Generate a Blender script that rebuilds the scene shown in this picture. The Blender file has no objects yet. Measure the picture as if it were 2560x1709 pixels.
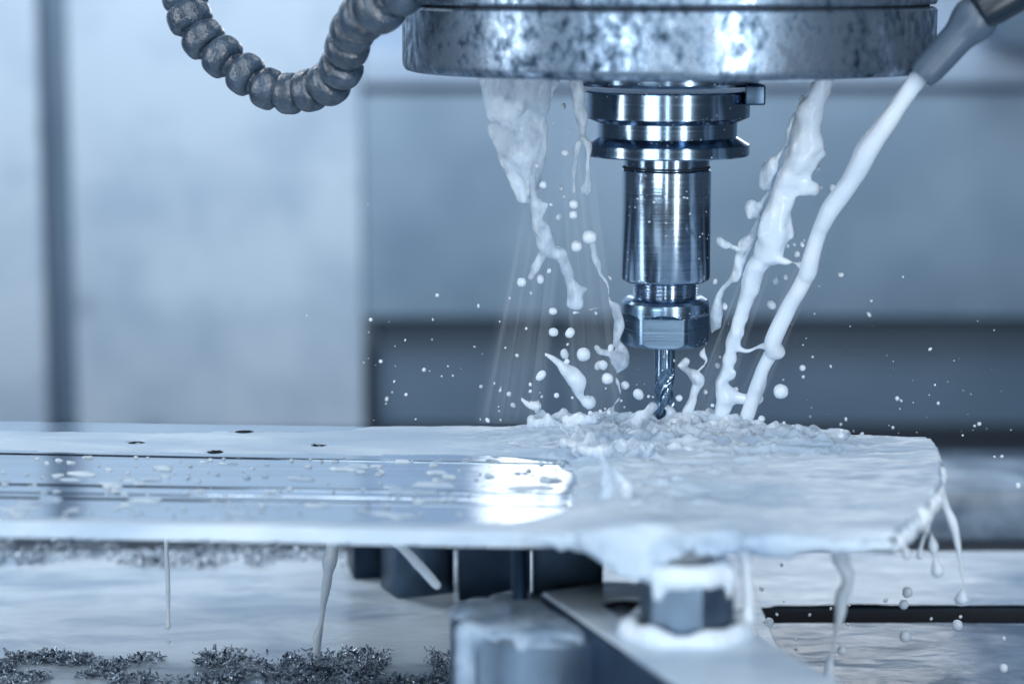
import bpy, bmesh, math, random
import numpy as np
from mathutils import Vector, Matrix

random.seed(7)
S = bpy.context.scene
COL = S.collection
R = math.radians

# ------------------------------------------------------------------ camera, world, lights, exposure
F = 6022.0                     # focal length in pixels of the 2560 px wide photograph
PITCH = R(8.7)
CAM = np.array((-0.0594, -0.926, 0.1766))
cam_d = bpy.data.cameras.new('camera')
cam = bpy.data.objects.new('camera', cam_d)
COL.objects.link(cam)
cam.location = CAM
cam.rotation_euler = (R(90) - PITCH, 0, 0)
cam_d.sensor_width = 36
cam_d.lens = F / 2560 * 36
cam_d.clip_start = 0.02
cam_d.clip_end = 50
cam_d.dof.use_dof = True
cam_d.dof.focus_distance = 0.921
cam_d.dof.aperture_fstop = 5.6
S.camera = cam

world = bpy.data.worlds.new('World')
S.world = world
world.use_nodes = True
bg = world.node_tree.nodes['Background']
bg.inputs['Color'].default_value = (0.42, 0.56, 0.74, 1)
bg.inputs['Strength'].default_value = 0.17

def area(name, loc, target, sx, sy, power, color=(0.91, 0.96, 1.0), spread=180):
    l = bpy.data.lights.new(name, 'AREA')
    l.shape = 'RECTANGLE'
    l.size, l.size_y = sx, sy
    l.energy = power
    l.color = color
    l.spread = R(spread)
    o = bpy.data.objects.new(name, l)
    COL.objects.link(o)
    o.location = loc
    d = Vector(target) - Vector(loc)
    o.rotation_euler = d.to_track_quat('-Z', 'Y').to_euler()
    return o

area('key_lamp', (0.43, -0.98, 0.16), (0, 0, 0.06), 0.075, 1.1, 7.5, (0.90, 0.96, 1.0))
area('front_lamp', (-0.055, -1.15, 0.20), (0, 0, 0.05), 0.03, 0.7, 1.2, (0.90, 0.96, 1.0))
area('left_lamp', (-0.95, -0.35, 0.30), (-0.05, 0, 0.03), 0.16, 0.8, 3.6)
area('top_fill', (-0.15, -0.45, 0.95), (0.0, -0.05, 0), 0.5, 0.4, 2.6)  # added overhead softbox, out of view
area('front_top_fill', (-0.25, -1.25, 0.85), (0.0, -0.05, 0.03), 0.6, 0.4, 4.3)  # added fill, brightens the coolant jets from above the camera
area('low_fill', (-0.50, -1.10, 0.03), (0.0, -0.1, -0.03), 0.4, 0.14, 2.2, (0.80, 0.91, 1.0))  # added fill that lifts the drips under the plate
area('wall_fill_left', (-0.55, 0.42, 0.62), (-0.35, 1.1, -0.12), 0.5, 0.4, 7.4)  # added light to brighten the pale wall panels, no fitting there
area('wall_fill_right', (0.35, 0.45, 0.80), (0.25, 1.1, -0.05), 0.5, 0.3, 4.0)  # added light for the cover sheets, no fitting there

S.view_settings.view_transform = 'Standard'
S.view_settings.look = 'None'
S.view_settings.exposure = 0.0
S.view_settings.gamma = 1.0
S.view_settings.use_curve_mapping = False
S.render.engine = 'CYCLES'
S.cycles.use_denoising = True
S.cycles.max_bounces = 8
S.cycles.sample_clamp_indirect = 6
S.cycles.caustics_reflective = False
S.cycles.caustics_refractive = False

# ------------------------------------------------------------------ pixel <-> world helpers
cp, sp = math.cos(PITCH), math.sin(PITCH)
def ray(px, py):
    a = (px - 1280.0) / F
    b = (854.5 - py) / F
    return np.array((a, b * sp + cp, b * cp - sp))
def PY(px, py, Y):
    d = ray(px, py); t = (Y - CAM[1]) / d[1]
    return CAM + d * t
def PZ(px, py, z):
    d = ray(px, py); t = (z - CAM[2]) / d[2]
    return CAM + d * t
def zs(py, Y=0.0):
    return PY(1280, py, Y)[2]
def proj(x, y, z):
    rx, ry, rz = x - CAM[0], y - CAM[1], z - CAM[2]
    depth = ry * cp - rz * sp
    up = ry * sp + rz * cp
    return 1280 + F * rx / depth, 854.5 - F * up / depth

# ------------------------------------------------------------------ numpy noise
def _hash(i, j, k, seed):
    h = (i * 374761393 + j * 668265263 + k * 2147483647 + seed * 1274126177) & 0xffffffff
    h = ((h ^ (h >> 13)) * 1274126177) & 0xffffffff
    h = (h ^ (h >> 16)) & 0xffff
    return h.astype(np.float32) / 32767.5 - 1.0
def vnoise(x, y, z, seed=0):
    xi, yi, zi = np.floor(x), np.floor(y), np.floor(z)
    fx, fy, fz = x - xi, y - yi, z - zi
    xi, yi, zi = xi.astype(np.int64), yi.astype(np.int64), zi.astype(np.int64)
    u, v, w = [f * f * f * (f * (f * 6 - 15) + 10) for f in (fx, fy, fz)]
    def H(a, b, c): return _hash(xi + a, yi + b, zi + c, seed)
    x00 = H(0,0,0) * (1-u) + H(1,0,0) * u
    x10 = H(0,1,0) * (1-u) + H(1,1,0) * u
    x01 = H(0,0,1) * (1-u) + H(1,0,1) * u
    x11 = H(0,1,1) * (1-u) + H(1,1,1) * u
    return (x00 * (1-v) + x10 * v) * (1-w) + (x01 * (1-v) + x11 * v) * w
def fbm(x, y, z, seed=0, octv=3):
    s, a, n = 0, 1.0, 0
    for o in range(octv):
        s = s + a * vnoise(x * 2**o, y * 2**o, z * 2**o, seed + o * 17); n += a; a *= 0.5
    return s / n

# ------------------------------------------------------------------ object helpers
def link(name, me, mat=None, parent=None, smooth=True, angle=None):
    o = bpy.data.objects.new(name, me)
    COL.objects.link(o)
    if mat is not None:
        me.materials.append(mat)
    if smooth:
        me.shade_smooth()
        if angle:
            me.set_sharp_from_angle(angle=R(angle))
    if parent is not None:
        o.parent = parent
        o.matrix_parent_inverse = Matrix.Translation(-Vector(parent.location))
    return o
def tag(o, label=None, cat=None, group=None, kind=None):
    if label: o['label'] = label
    if cat: o['category'] = cat
    if group: o['group'] = group
    if kind: o['kind'] = kind
    return o
def empty(name, loc, label, cat, group=None):
    o = bpy.data.objects.new(name, None)
    COL.objects.link(o)
    o.location = loc
    o.empty_display_size = 0.02
    return tag(o, label, cat, group)
def mesh_np(name, V, Fc):
    me = bpy.data.meshes.new(name)
    V = np.asarray(V, dtype=np.float32); Fc = np.asarray(Fc, dtype=np.int32)
    n = Fc.shape[1]
    me.vertices.add(len(V)); me.vertices.foreach_set('co', V.ravel())
    me.loops.add(Fc.size); me.loops.foreach_set('vertex_index', Fc.ravel())
    me.polygons.add(len(Fc))
    me.polygons.foreach_set('loop_start', np.arange(0, Fc.size, n, dtype=np.int32))
    me.polygons.foreach_set('loop_total', np.full(len(Fc), n, dtype=np.int32))
    me.update(calc_edges=True); me.validate()
    return me
def bm_mesh(name, bm):
    me = bpy.data.meshes.new(name)
    bm.normal_update(); bm.to_mesh(me); bm.free()
    return me
def add_box(bm, c, size, rotz=0.0, bevel=0.0):
    m = Matrix.Translation(c) @ Matrix.Rotation(rotz, 4, 'Z') @ Matrix.Diagonal((size[0], size[1], size[2], 1))
    r = bmesh.ops.create_cube(bm, size=1.0, matrix=m)
    if bevel:
        es = list({e for v in r['verts'] for e in v.link_edges})
        bmesh.ops.bevel(bm, geom=es, offset=bevel, segments=3, affect='EDGES', profile=0.5)
def box(name, c, size, mat, parent=None, rotz=0.0, bevel=0.001):
    bm = bmesh.new(); add_box(bm, c, size, rotz, bevel)
    return link(name, bm_mesh(name, bm), mat, parent, angle=35)
def lathe(name, prof, mat, parent=None, loc=(0,0,0), n=128, angle=30, axis=None, rfun=None):
    """prof: list of (r, z). closed top and bottom."""
    bm = bmesh.new(); rings = []
    for (r, z) in prof:
        ring = []
        for k in range(n):
            t = 2 * math.pi * k / n
            rr = rfun(r, z, t) if rfun else r
            ring.append(bm.verts.new((rr * math.cos(t), rr * math.sin(t), z)))
        rings.append(ring)
    for a, b in zip(rings[:-1], rings[1:]):
        for k in range(n):
            bm.faces.new((a[k], a[(k+1) % n], b[(k+1) % n], b[k]))
    bm.faces.new(list(reversed(rings[0]))); bm.faces.new(rings[-1])
    bmesh.ops.recalc_face_normals(bm, faces=bm.faces)
    m = Matrix.Translation(loc)
    if axis is not None:
        m = m @ Vector(axis).to_track_quat('Z', 'Y').to_matrix().to_4x4()
    bm.transform(m)
    return link(name, bm_mesh(name, bm), mat, parent, angle=angle)
def extrude_poly(pts, z0, z1, bevel=0.0):
    bm = bmesh.new()
    lo = [bm.verts.new((p[0], p[1], z0)) for p in pts]
    hi = [bm.verts.new((p[0], p[1], z1)) for p in pts]
    bm.faces.new(hi); bm.faces.new(list(reversed(lo)))
    n = len(pts)
    for i in range(n):
        bm.faces.new((lo[i], lo[(i+1) % n], hi[(i+1) % n], hi[i]))
    bmesh.ops.recalc_face_normals(bm, faces=bm.faces)
    if bevel:
        es = [e for e in bm.edges if all(abs(v.co.z - z1) < 1e-6 for v in e.verts)]
        bmesh.ops.bevel(bm, geom=es, offset=bevel, segments=3, affect='EDGES', profile=0.5)
    return bm
def cut(o, cutters):
    """boolean the cutters away and drop them"""
    for c in cutters:
        m = o.modifiers.new('cut', 'BOOLEAN'); m.operation = 'DIFFERENCE'; m.object = c; m.solver = 'EXACT'; m.material_mode = 'TRANSFER'
    dg = bpy.context.evaluated_depsgraph_get()
    me = bpy.data.meshes.new_from_object(o.evaluated_get(dg))
    o.modifiers.clear(); o.data = me
    for c in cutters: bpy.data.objects.remove(c)
    me.shade_smooth(); me.set_sharp_from_angle(angle=R(30))

# ------------------------------------------------------------------ liquid: distance fields and surface nets
def surface_nets(V, org, h):
    nx, ny, nz = V.shape
    sgn = V < 0
    c = sgn[:-1,:-1,:-1].astype(np.int8)
    tot = np.zeros_like(c)
    for a in (0,1):
        for b in (0,1):
            for d in (0,1):
                tot = tot + sgn[a:nx-1+a, b:ny-1+b, d:nz-1+d]
    act = (tot > 0) & (tot < 8)
    ids = np.full(act.shape, -1, dtype=np.int64)
    cells = np.argwhere(act)
    ids[act] = np.arange(len(cells))
    acc = np.zeros((len(cells), 3), dtype=np.float64); cnt = np.zeros(len(cells))
    corners = [(a,b,d) for a in (0,1) for b in (0,1) for d in (0,1)]
    val = {k: V[cells[:,0]+k[0], cells[:,1]+k[1], cells[:,2]+k[2]].astype(np.float64) for k in corners}
    for p in corners:
        for ax in range(3):
            if p[ax] == 0:
                q = list(p); q[ax] = 1; q = tuple(q)
                va, vb = val[p], val[q]
                m = (va < 0) != (vb < 0)
                t = np.where(m, va / np.where(m, va - vb, 1), 0)
                pos = np.tile(np.array(p, dtype=np.float64), (len(cells), 1)); pos[:, ax] += t
                acc[m] += pos[m]; cnt[m] += 1
    P = cells + acc / cnt[:, None]
    P = np.array(org) + P * h
    quads = []
    for ax in range(3):
        o1, o2 = (ax+1) % 3, (ax+2) % 3
        sl = [slice(None)]*3; sh = [slice(None)]*3
        sl[ax] = slice(0, -1); sh[ax] = slice(1, None)
        a = sgn[tuple(sl)]; b = sgn[tuple(sh)]
        e = np.argwhere(a != b)
        ok = (e[:, o1] > 0) & (e[:, o2] > 0) & (e[:, o1] < V.shape[o1]-1) & (e[:, o2] < V.shape[o2]-1)
        e = e[ok]
        if not len(e): continue
        def cid(d1, d2):
            f = e.copy(); f[:, o1] -= d1; f[:, o2] -= d2
            return ids[f[:,0], f[:,1], f[:,2]]
        q = np.stack((cid(1,1), cid(0,1), cid(0,0), cid(1,0)), 1)
        flip = ~a[e[:,0], e[:,1], e[:,2]]
        q[flip] = q[flip][:, ::-1]
        quads.append(q)
    return P, np.concatenate(quads)

class Liquid:
    def __init__(s, k=0.002): s.c = []; s.k = k; s.g = []; s.cur = 0
    def cap(s, p0, r0, p1, r1):
        s.cur += 1; s.add(p0, r0, p1, r1)
    def add(s, p0, r0, p1, r1): s.c.append((np.asarray(p0, float), r0, np.asarray(p1, float), r1)); s.g.append(s.cur)
    def chain(s, pts):
        """pts: (point, radius)"""
        s.cur += 1
        for (a, ra), (b, rb) in zip(pts[:-1], pts[1:]): s.add(a, ra, b, rb)
    def pix(s, pts, Y0, Y1, scale=1.0):
        """chain of (px, py, r_px) at a depth running from Y0 to Y1"""
        n = len(pts); out = []
        for i, (x, y, r) in enumerate(pts):
            Y = Y0 + (Y1 - Y0) * i / max(1, n - 1)
            out.append((PY(x, y, Y), r * (Y - CAM[1]) / F * scale))
        if n > 3:           # Catmull-Rom resample so that the strand bends and swells smoothly
            A_ = np.array([[*p, r] for p, r in out]); A_ = np.vstack((2*A_[0]-A_[1], A_, 2*A_[-1]-A_[-2])); sm = []
            for i in range(1, len(A_) - 2):
                p0, p1, p2, p3 = A_[i-1:i+3]
                for t in (0, .25, .5, .75):
                    sm.append(0.5*(2*p1 + (p2-p0)*t + (2*p0-5*p1+4*p2-p3)*t*t + (3*p1-p0-3*p2+p3)*t**3))
            sm.append(A_[-2])
            out = [(q[:3], max(q[3], 0.00025)) for q in sm]
        s.chain(out)
    def build(s, name, mat, h=0.0005, amp=0.0, freq=150.0, seed=1, clipz=None, stretch=(1,1,1)):
        lo = np.min([np.minimum(a - ra, b - rb) for a, ra, b, rb in s.c], 0) - 0.004 - amp
        hi = np.max([np.maximum(a + ra, b + rb) for a, ra, b, rb in s.c], 0) + 0.004 + amp
        if clipz is not None: lo[2] = max(lo[2], clipz)
        n = np.ceil((hi - lo) / h).astype(int) + 1
        V = np.full(tuple(n), 0.02, dtype=np.float32)
        ax = [lo[i] + np.arange(n[i]) * h for i in range(3)]
        segs = {}
        for g, c in zip(s.g, s.c): segs.setdefault(g, []).append(c)
        for cs_ in segs.values():      # one strand: plain union; strands melt into each other
            m = max(max(c[1], c[3]) for c in cs_) + s.k + amp + 0.002
            l = np.min([np.minimum(c[0], c[2]) for c in cs_], 0) - m; u = np.max([np.maximum(c[0], c[2]) for c in cs_], 0) + m
            g0 = np.clip(np.floor((l - lo) / h).astype(int), 0, n - 1)
            g1 = np.clip(np.ceil((u - lo) / h).astype(int) + 1, 1, n)
            if np.any(g1 <= g0): continue
            T = np.full(tuple(g1 - g0), 0.05, dtype=np.float32)
            for a, ra, b, rb in cs_:
                m = max(ra, rb) + s.k + amp + 0.002
                i0 = np.clip(np.floor((np.minimum(a, b) - m - lo) / h).astype(int), g0, g1)
                i1 = np.clip(np.ceil((np.maximum(a, b) + m - lo) / h).astype(int) + 1, g0, g1)
                if np.any(i1 <= i0): continue
                X = ax[0][i0[0]:i1[0], None, None]; Y = ax[1][None, i0[1]:i1[1], None]; Z = ax[2][None, None, i0[2]:i1[2]]
                d = b - a; L2 = max(float(d @ d), 1e-12)
                t = np.clip(((X - a[0]) * d[0] + (Y - a[1]) * d[1] + (Z - a[2]) * d[2]) / L2, 0, 1)
                ds = np.sqrt((X - a[0] - t*d[0])**2 + (Y - a[1] - t*d[1])**2 + (Z - a[2] - t*d[2])**2) - (ra + (rb - ra) * t)
                q = i0 - g0; w = i1 - g0
                sub = T[q[0]:w[0], q[1]:w[1], q[2]:w[2]]
                np.minimum(sub, ds, out=sub, casting='same_kind')
            sub = V[g0[0]:g1[0], g0[1]:g1[1], g0[2]:g1[2]]
            hh = np.maximum(s.k - np.abs(sub - T), 0) / s.k
            sub[...] = np.minimum(sub, T) - hh * hh * s.k * 0.25
        if amp:
            near = V < amp * 2 + 0.002
            idx = np.argwhere(near)
            x = ax[0][idx[:,0]] * freq * stretch[0]; y = ax[1][idx[:,1]] * freq * stretch[1]; z = ax[2][idx[:,2]] * freq * stretch[2]
            V[near] += (amp * 1.6 * fbm(x, y, z, seed, 2)).astype(np.float32)
        V[0] = V[-1] = 0.01; V[:,0] = V[:,-1] = 0.01; V[:,:,0] = V[:,:,-1] = 0.01
        P, Q = surface_nets(V, lo, h)
        return link(name, mesh_np(name, P, Q), mat)

# ------------------------------------------------------------------ materials
def mat(name):
    m = bpy.data.materials.new(name); m.use_nodes = True
    nt = m.node_tree; b = nt.nodes['Principled BSDF']
    return m, nt, b
def node(nt, t, **kw):
    n = nt.nodes.new(t)
    for k, v in kw.items():
        if k in n.inputs: n.inputs[k].default_value = v
        else: setattr(n, k, v)
    return n
def coords(nt, scale=(1,1,1)):
    tc = nt.nodes.new('ShaderNodeTexCoord'); mp = nt.nodes.new('ShaderNodeMapping')
    mp.inputs['Scale'].default_value = scale
    nt.links.new(tc.outputs['Object'], mp.inputs['Vector'])
    return mp.outputs['Vector']
def noise(nt, scale, det=4, vec=(1,1,1), rough=0.55, dist=0.0):
    n = node(nt, 'ShaderNodeTexNoise', Scale=scale, Detail=det, Roughness=rough, Distortion=dist)
    nt.links.new(coords(nt, vec), n.inputs['Vector'])
    return n.outputs['Fac']
def ramp(nt, fac, stops):
    r = nt.nodes.new('ShaderNodeValToRGB')
    el = r.color_ramp.elements
    while len(el) < len(stops): el.new(0.5)
    for e, (p, c) in zip(el, stops):
        e.position = p
        e.color = (c, c, c, 1) if isinstance(c, (int, float)) else (*c, 1)
    nt.links.new(fac, r.inputs['Fac'])
    return r.outputs['Color']
def mixc(nt, fac, a, b, mode='MIX'):
    m = nt.nodes.new('ShaderNodeMix'); m.data_type = 'RGBA'; m.blend_type = mode
    for s, v in ((m.inputs[0], fac), (m.inputs[6], a), (m.inputs[7], b)):
        if hasattr(v, 'type') and not isinstance(v, (tuple, float, int)): nt.links.new(v, s)
        else: s.default_value = (*v, 1) if isinstance(v, tuple) else v
    return m.outputs[2]
def bump(nt, b, hgt, strength=0.3, dist=0.001, prev=None):
    bn = node(nt, 'ShaderNodeBump', Strength=strength, Distance=dist)
    nt.links.new(hgt, bn.inputs['Height'])
    if prev is not None: nt.links.new(prev, bn.inputs['Normal'])
    nt.links.new(bn.outputs['Normal'], b.inputs['Normal'])
    return bn.outputs['Normal']

def coolant_mat(name, lo, hi, scale=40, vec=(1,1,1), rough=0.16, bmp=0.0, sss=0.35, thr=(0.3, 0.7), trans=0.0):
    m, nt, b = mat(name)
    nt.links.new(ramp(nt, noise(nt, scale, 5, vec, dist=0.6), [(thr[0], lo), (thr[1], hi)]), b.inputs['Base Color'])
    b.inputs['Roughness'].default_value = rough
    b.inputs['Subsurface Weight'].default_value = sss
    b.inputs['Subsurface Radius'].default_value = (0.9, 1.0, 1.1)
    b.inputs['Subsurface Scale'].default_value = 0.003
    if trans:
        nt.links.new(ramp(nt, noise(nt, 130, 3, (1, 1, 0.45)), [(0.40, 1 - trans), (0.58, 1.0)]), b.inputs['Alpha'])
    b.inputs['IOR'].default_value = 1.36
    if bmp: bump(nt, b, noise(nt, scale * 4, 4, vec, dist=0.8), bmp, 0.001)
    return m
M = {}
M['milk'] = coolant_mat('milky_coolant', (0.62, 0.74, 0.88), (0.76, 0.85, 0.95), 45)
M['sheer'] = coolant_mat('sheer_coolant', (0.52, 0.65, 0.80), (0.76, 0.85, 0.94), 70, (1, 1, 0.4), rough=0.14, trans=0.6)
M['film'] = coolant_mat('coolant_film', (0.36, 0.48, 0.63), (0.60, 0.71, 0.82), 38, (0.35, 1, 1), 0.30, 0.12, 0.2, (0.36, 0.64))
M['post'] = None
M['pool'] = coolant_mat('coolant_pool', (0.27, 0.38, 0.53), (0.62, 0.73, 0.84), 34, (0.45, 1, 1), 0.24, 0.6, 0.15, (0.30, 0.56))
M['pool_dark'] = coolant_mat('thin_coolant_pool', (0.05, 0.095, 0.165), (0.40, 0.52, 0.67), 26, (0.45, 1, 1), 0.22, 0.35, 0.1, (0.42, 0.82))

def metal(name, col, rough, streak=(6, 6, 900), var=0.25, spots=0.0, spotscale=300, bmp=0.1):
    m, nt, b = mat(name)
    b.inputs['Metallic'].default_value = 1
    n = noise(nt, 1.0, 4, streak)
    c2 = tuple(x * (1 - var) for x in col)
    c = ramp(nt, n, [(0.3, c2), (0.7, col)])
    rr = node(nt, 'ShaderNodeMapRange', **{'From Min': 0.3, 'From Max': 0.7, 'To Min': rough * 0.8, 'To Max': rough * 1.3})
    nt.links.new(n, rr.inputs['Value'])
    nt.links.new(rr.outputs['Result'], b.inputs['Roughness'])
    if spots:
        v = node(nt, 'ShaderNodeTexVoronoi', Scale=1.0)
        nt.links.new(coords(nt, (spotscale, spotscale, spotscale * 1.5)), v.inputs['Vector'])
        lines = noise(nt, 1.0, 2, (30, 30, 260))
        near = ramp(nt, v.outputs['Distance'], [(0.10, 1.0), (0.22, 0.0)])
        gate = ramp(nt, lines, [(0.50, 0.0), (0.58, 1.0)])
        msk = mixc(nt, 1.0, near, gate, 'MULTIPLY')
        c = mixc(nt, msk, c, (0.65, 0.78, 0.92))
        met = ramp(nt, msk, [(0.0, 1.0), (1.0, 0.0)])
        nt.links.new(met, b.inputs['Metallic'])
    nt.links.new(c, b.inputs['Base Color'])
    if bmp: bump(nt, b, n, bmp, 0.0003)
    return m
M['steel'] = metal('turned_steel', (0.40, 0.52, 0.66), 0.16, spots=1.0)
M['ring_steel'] = metal('flange_steel', (0.24, 0.34, 0.46), 0.16, spots=0.6, spotscale=420)
M['nut'] = metal('nut_steel', (0.22, 0.33, 0.46), 0.22, var=0.22, spots=0.8, spotscale=520, bmp=0.06)
M['carbide'] = metal('carbide', (0.30, 0.42, 0.56), 0.13, var=0.2)
M['plate'] = metal('extruded_aluminium', (0.44, 0.53, 0.63), 0.08, (3, 900, 900), 0.45, bmp=0.12)
M['post'] = metal('stained_post_steel', (0.24, 0.33, 0.44), 0.4, (60, 60, 25), 0.5)
M['black'] = metal('black_oxide_steel', (0.030, 0.050, 0.080), 0.35, (40, 40, 40), 0.4)
M['dark_steel'] = metal('dark_steel', (0.10, 0.16, 0.24), 0.32, (60, 60, 25), 0.5)

m, nt, b = mat('mottled_spindle_steel')      # worn plated ring with dull oxide blotches
n1 = noise(nt, 270, 5, (1, 1, 0.8), 0.62); n2 = noise(nt, 48, 3, (1, 1, 0.8))
mm = node(nt, 'ShaderNodeMath', operation='MULTIPLY_ADD'); mm.inputs[1].default_value = 0.72
hh = node(nt, 'ShaderNodeMath', operation='MULTIPLY'); hh.inputs[1].default_value = 0.28
nt.links.new(n2, hh.inputs[0]); nt.links.new(n1, mm.inputs[0]); nt.links.new(hh.outputs[0], mm.inputs[2])
nt.links.new(ramp(nt, mm.outputs[0], [(0.36, (0.03, 0.055, 0.09)), (0.45, (0.15, 0.22, 0.31)), (0.54, (0.28, 0.37, 0.49)), (0.66, (0.40, 0.51, 0.64))]), b.inputs['Base Color'])
nt.links.new(ramp(nt, mm.outputs[0], [(0.42, 0.50), (0.60, 0.24)]), b.inputs['Roughness'])
b.inputs['Metallic'].default_value = 0.85
bump(nt, b, mm.outputs[0], 0.25, 0.0006)
M['mottled'] = m

def paint(name, lo, hi, scale=6, rough=0.5, bmp=0.0, vec=(1,1,1), thr=(0.35, 0.65)):
    m, nt, b = mat(name)
    nt.links.new(ramp(nt, noise(nt, scale, 4, vec), [(thr[0], lo), (thr[1], hi)]), b.inputs['Base Color'])
    b.inputs['Roughness'].default_value = rough
    if bmp: bump(nt, b, noise(nt, scale * 20, 4), bmp, 0.001)
    return m
M['panel'] = paint('pale_panel', (0.34, 0.46, 0.61), (0.46, 0.585, 0.73), 15, thr=(0.30, 0.58))
nt = M['panel'].node_tree; b = nt.nodes['Principled BSDF']
vo = node(nt, 'ShaderNodeTexVoronoi', Scale=8.5); nt.links.new(coords(nt), vo.inputs['Vector'])
src_ = b.inputs['Base Color'].links[0].from_socket
nt.links.new(mixc(nt, ramp(nt, vo.outputs['Distance'], [(0.05, 0.45), (0.16, 0.0)]), src_, (0.14, 0.22, 0.32)), b.inputs['Base Color'])
M['gap'] = paint('panel_gap', (0.10, 0.165, 0.245), (0.13, 0.20, 0.29), 9)
M['cover'] = paint('blue_cover', (0.150, 0.240, 0.350), (0.225, 0.330, 0.455), 7)
M['cover_dark'] = paint('dark_cover', (0.072, 0.130, 0.205), (0.100, 0.168, 0.255), 7)
M['cover_light'] = paint('light_cover', (0.30, 0.42, 0.58), (0.38, 0.50, 0.66), 7)
M['table'] = paint('wet_table', (0.02, 0.035, 0.06), (0.05, 0.08, 0.12), 30, 0.3)  # darkened to paint in the shade inside the table slot
M['guard'] = paint('mottled_guard', (0.10, 0.16, 0.24), (0.34, 0.45, 0.58), 45, 0.3)
M['hose'] = None
m, nt, b = mat('wet_blue_plastic')
n = noise(nt, 420, 4, rough=0.6)
sp1 = noise(nt, 900, 2)
c = ramp(nt, noise(nt, 120, 3), [(0.35, (0.022, 0.042, 0.072)), (0.65, (0.055, 0.092, 0.145))])
c = mixc(nt, ramp(nt, sp1, [(0.66, 0.0), (0.72, 1.0)]), c, (0.015, 0.025, 0.045))
nt.links.new(c, b.inputs['Base Color'])
b.inputs['Roughness'].default_value = 0.24
b.inputs['Coat Weight'].default_value = 1.0; b.inputs['Coat Roughness'].default_value = 0.07
nb = bump(nt, b, noise(nt, 800, 3, rough=0.6), 0.6, 0.0006)
nt.links.new(nb, b.inputs['Coat Normal'])
M['hose'] = m
M['nozzle'] = paint('nozzle_plastic', (0.075, 0.115, 0.17), (0.095, 0.145, 0.21), 60, 0.38, 0.05)
M['dark_plastic'] = paint('dark_plastic', (0.010, 0.018, 0.032), (0.02, 0.035, 0.055), 50, 0.3)
M['void'] = paint('painted_shade_dark', (0.006, 0.01, 0.018), (0.01, 0.016, 0.028), 50, 0.6)  # near-black colour paints in the shade inside holes and slots; also dark parts
m, nt, b = mat('wet_swarf')
nt.links.new(ramp(nt, noise(nt, 330, 3), [(0.40, (0.05, 0.085, 0.14)), (0.62, (0.58, 0.68, 0.80))]), b.inputs['Base Color'])
b.inputs['Metallic'].default_value = 0.5; b.inputs['Roughness'].default_value = 0.16
M['swarf'] = m
m, nt, b = mat('lamp_glass')
b.inputs['Base Color'].default_value = (0.8, 0.8, 0.8, 1)
b.inputs['Emission Color'].default_value = (0.93, 0.97, 1.0, 1); b.inputs['Emission Strength'].default_value = 5.0
M['lamp'] = m

# ------------------------------------------------------------------ background enclosure
def wall_box(name, x0, y0, x1, y1, Y, depth, mt, label, cat='panel', bevel=0.002):
    a = PY(x0, 500, Y); c = PY(x1, 500, Y)
    a[2] = PY(1280, y0, Y)[2]; c[2] = PY(1280, y1, Y)[2]
    o = box(name, ((a[0]+c[0])/2, Y + depth/2, (a[2]+c[2])/2), (abs(c[0]-a[0]), depth, abs(a[2]-c[2])), mt, bevel=bevel)
    return tag(o, label, cat)
WY = 1.10
wall_box('enclosure_panel', -2500, -2600, 104, 2300, WY, 0.02, M['panel'], 'narrow pale grey-blue enclosure panel at the far left, outside the dark vertical gap')
wall_box('enclosure_panel', 178, -2600, 905, 2300, WY, 0.02, M['panel'], 'wide pale stained enclosure panel between the dark vertical gap and the dark covers')
wall_box('recess_strip', 95, -2600, 185, 2300, WY + 0.022, 0.02, M['gap'], 'dark vertical recess strip between the two pale enclosure panels', 'recess')
wall_box('way_cover', 905, -1500, 5200, 122, WY + 0.01, 0.02, M['cover_light'], 'pale topmost cover sheet behind the spindle ring', 'cover')
wall_box('cable_box', 2478, -150, 3200, 116, WY - 0.08, 0.06, M['cover_dark'], 'dark blurred box in the top right corner behind the nozzle', 'box')
wall_box('way_cover', 906, 118, 5200, 212, WY - 0.012, 0.02, M['cover_light'], 'narrow pale cover sheet just behind the lower edge of the spindle ring', 'cover')
wall_box('way_cover', 907, 205, 5200, 236, WY + 0.012, 0.02, M['cover_dark'], 'thin dark strip painted as lip shadow at the joint under the narrow pale cover sheet', 'cover')  # dark colour stands in for the shadow under the sheet's lip
wall_box('way_cover', 908, 232, 5200, 795, WY - 0.004, 0.02, M['cover'], 'broad mid-blue cover sheet behind the tool holder and jets', 'cover')
wall_box('way_cover', 930, 790, 5200, 1500, WY + 0.03, 0.02, M['cover_dark'], 'dark lower cover sheet behind the cutting point and splash', 'cover')
# work lamp mirrored in the bare part of the plate
lp = empty('work_lamp', (0.12, 1.02, 0.30), 'bright machine work lamp above the frame, seen only as the white reflection on the plate', 'lamp')
box('lamp_housing', (0.118, 1.06, 0.267), (0.40, 0.04, 0.085), M['panel'], lp)
bm = bmesh.new(); add_box(bm, (0, 0, 0), (0.40, 0.006, 0.080), 0, 0.001)
for v in bm.verts:
    v.co.x += -0.35 * v.co.z
bm.transform(Matrix.Translation((0.118, 1.036, 0.265)))
link('lamp_glass', bm_mesh('lamp_glass', bm), M['lamp'], lp, angle=30)

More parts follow.
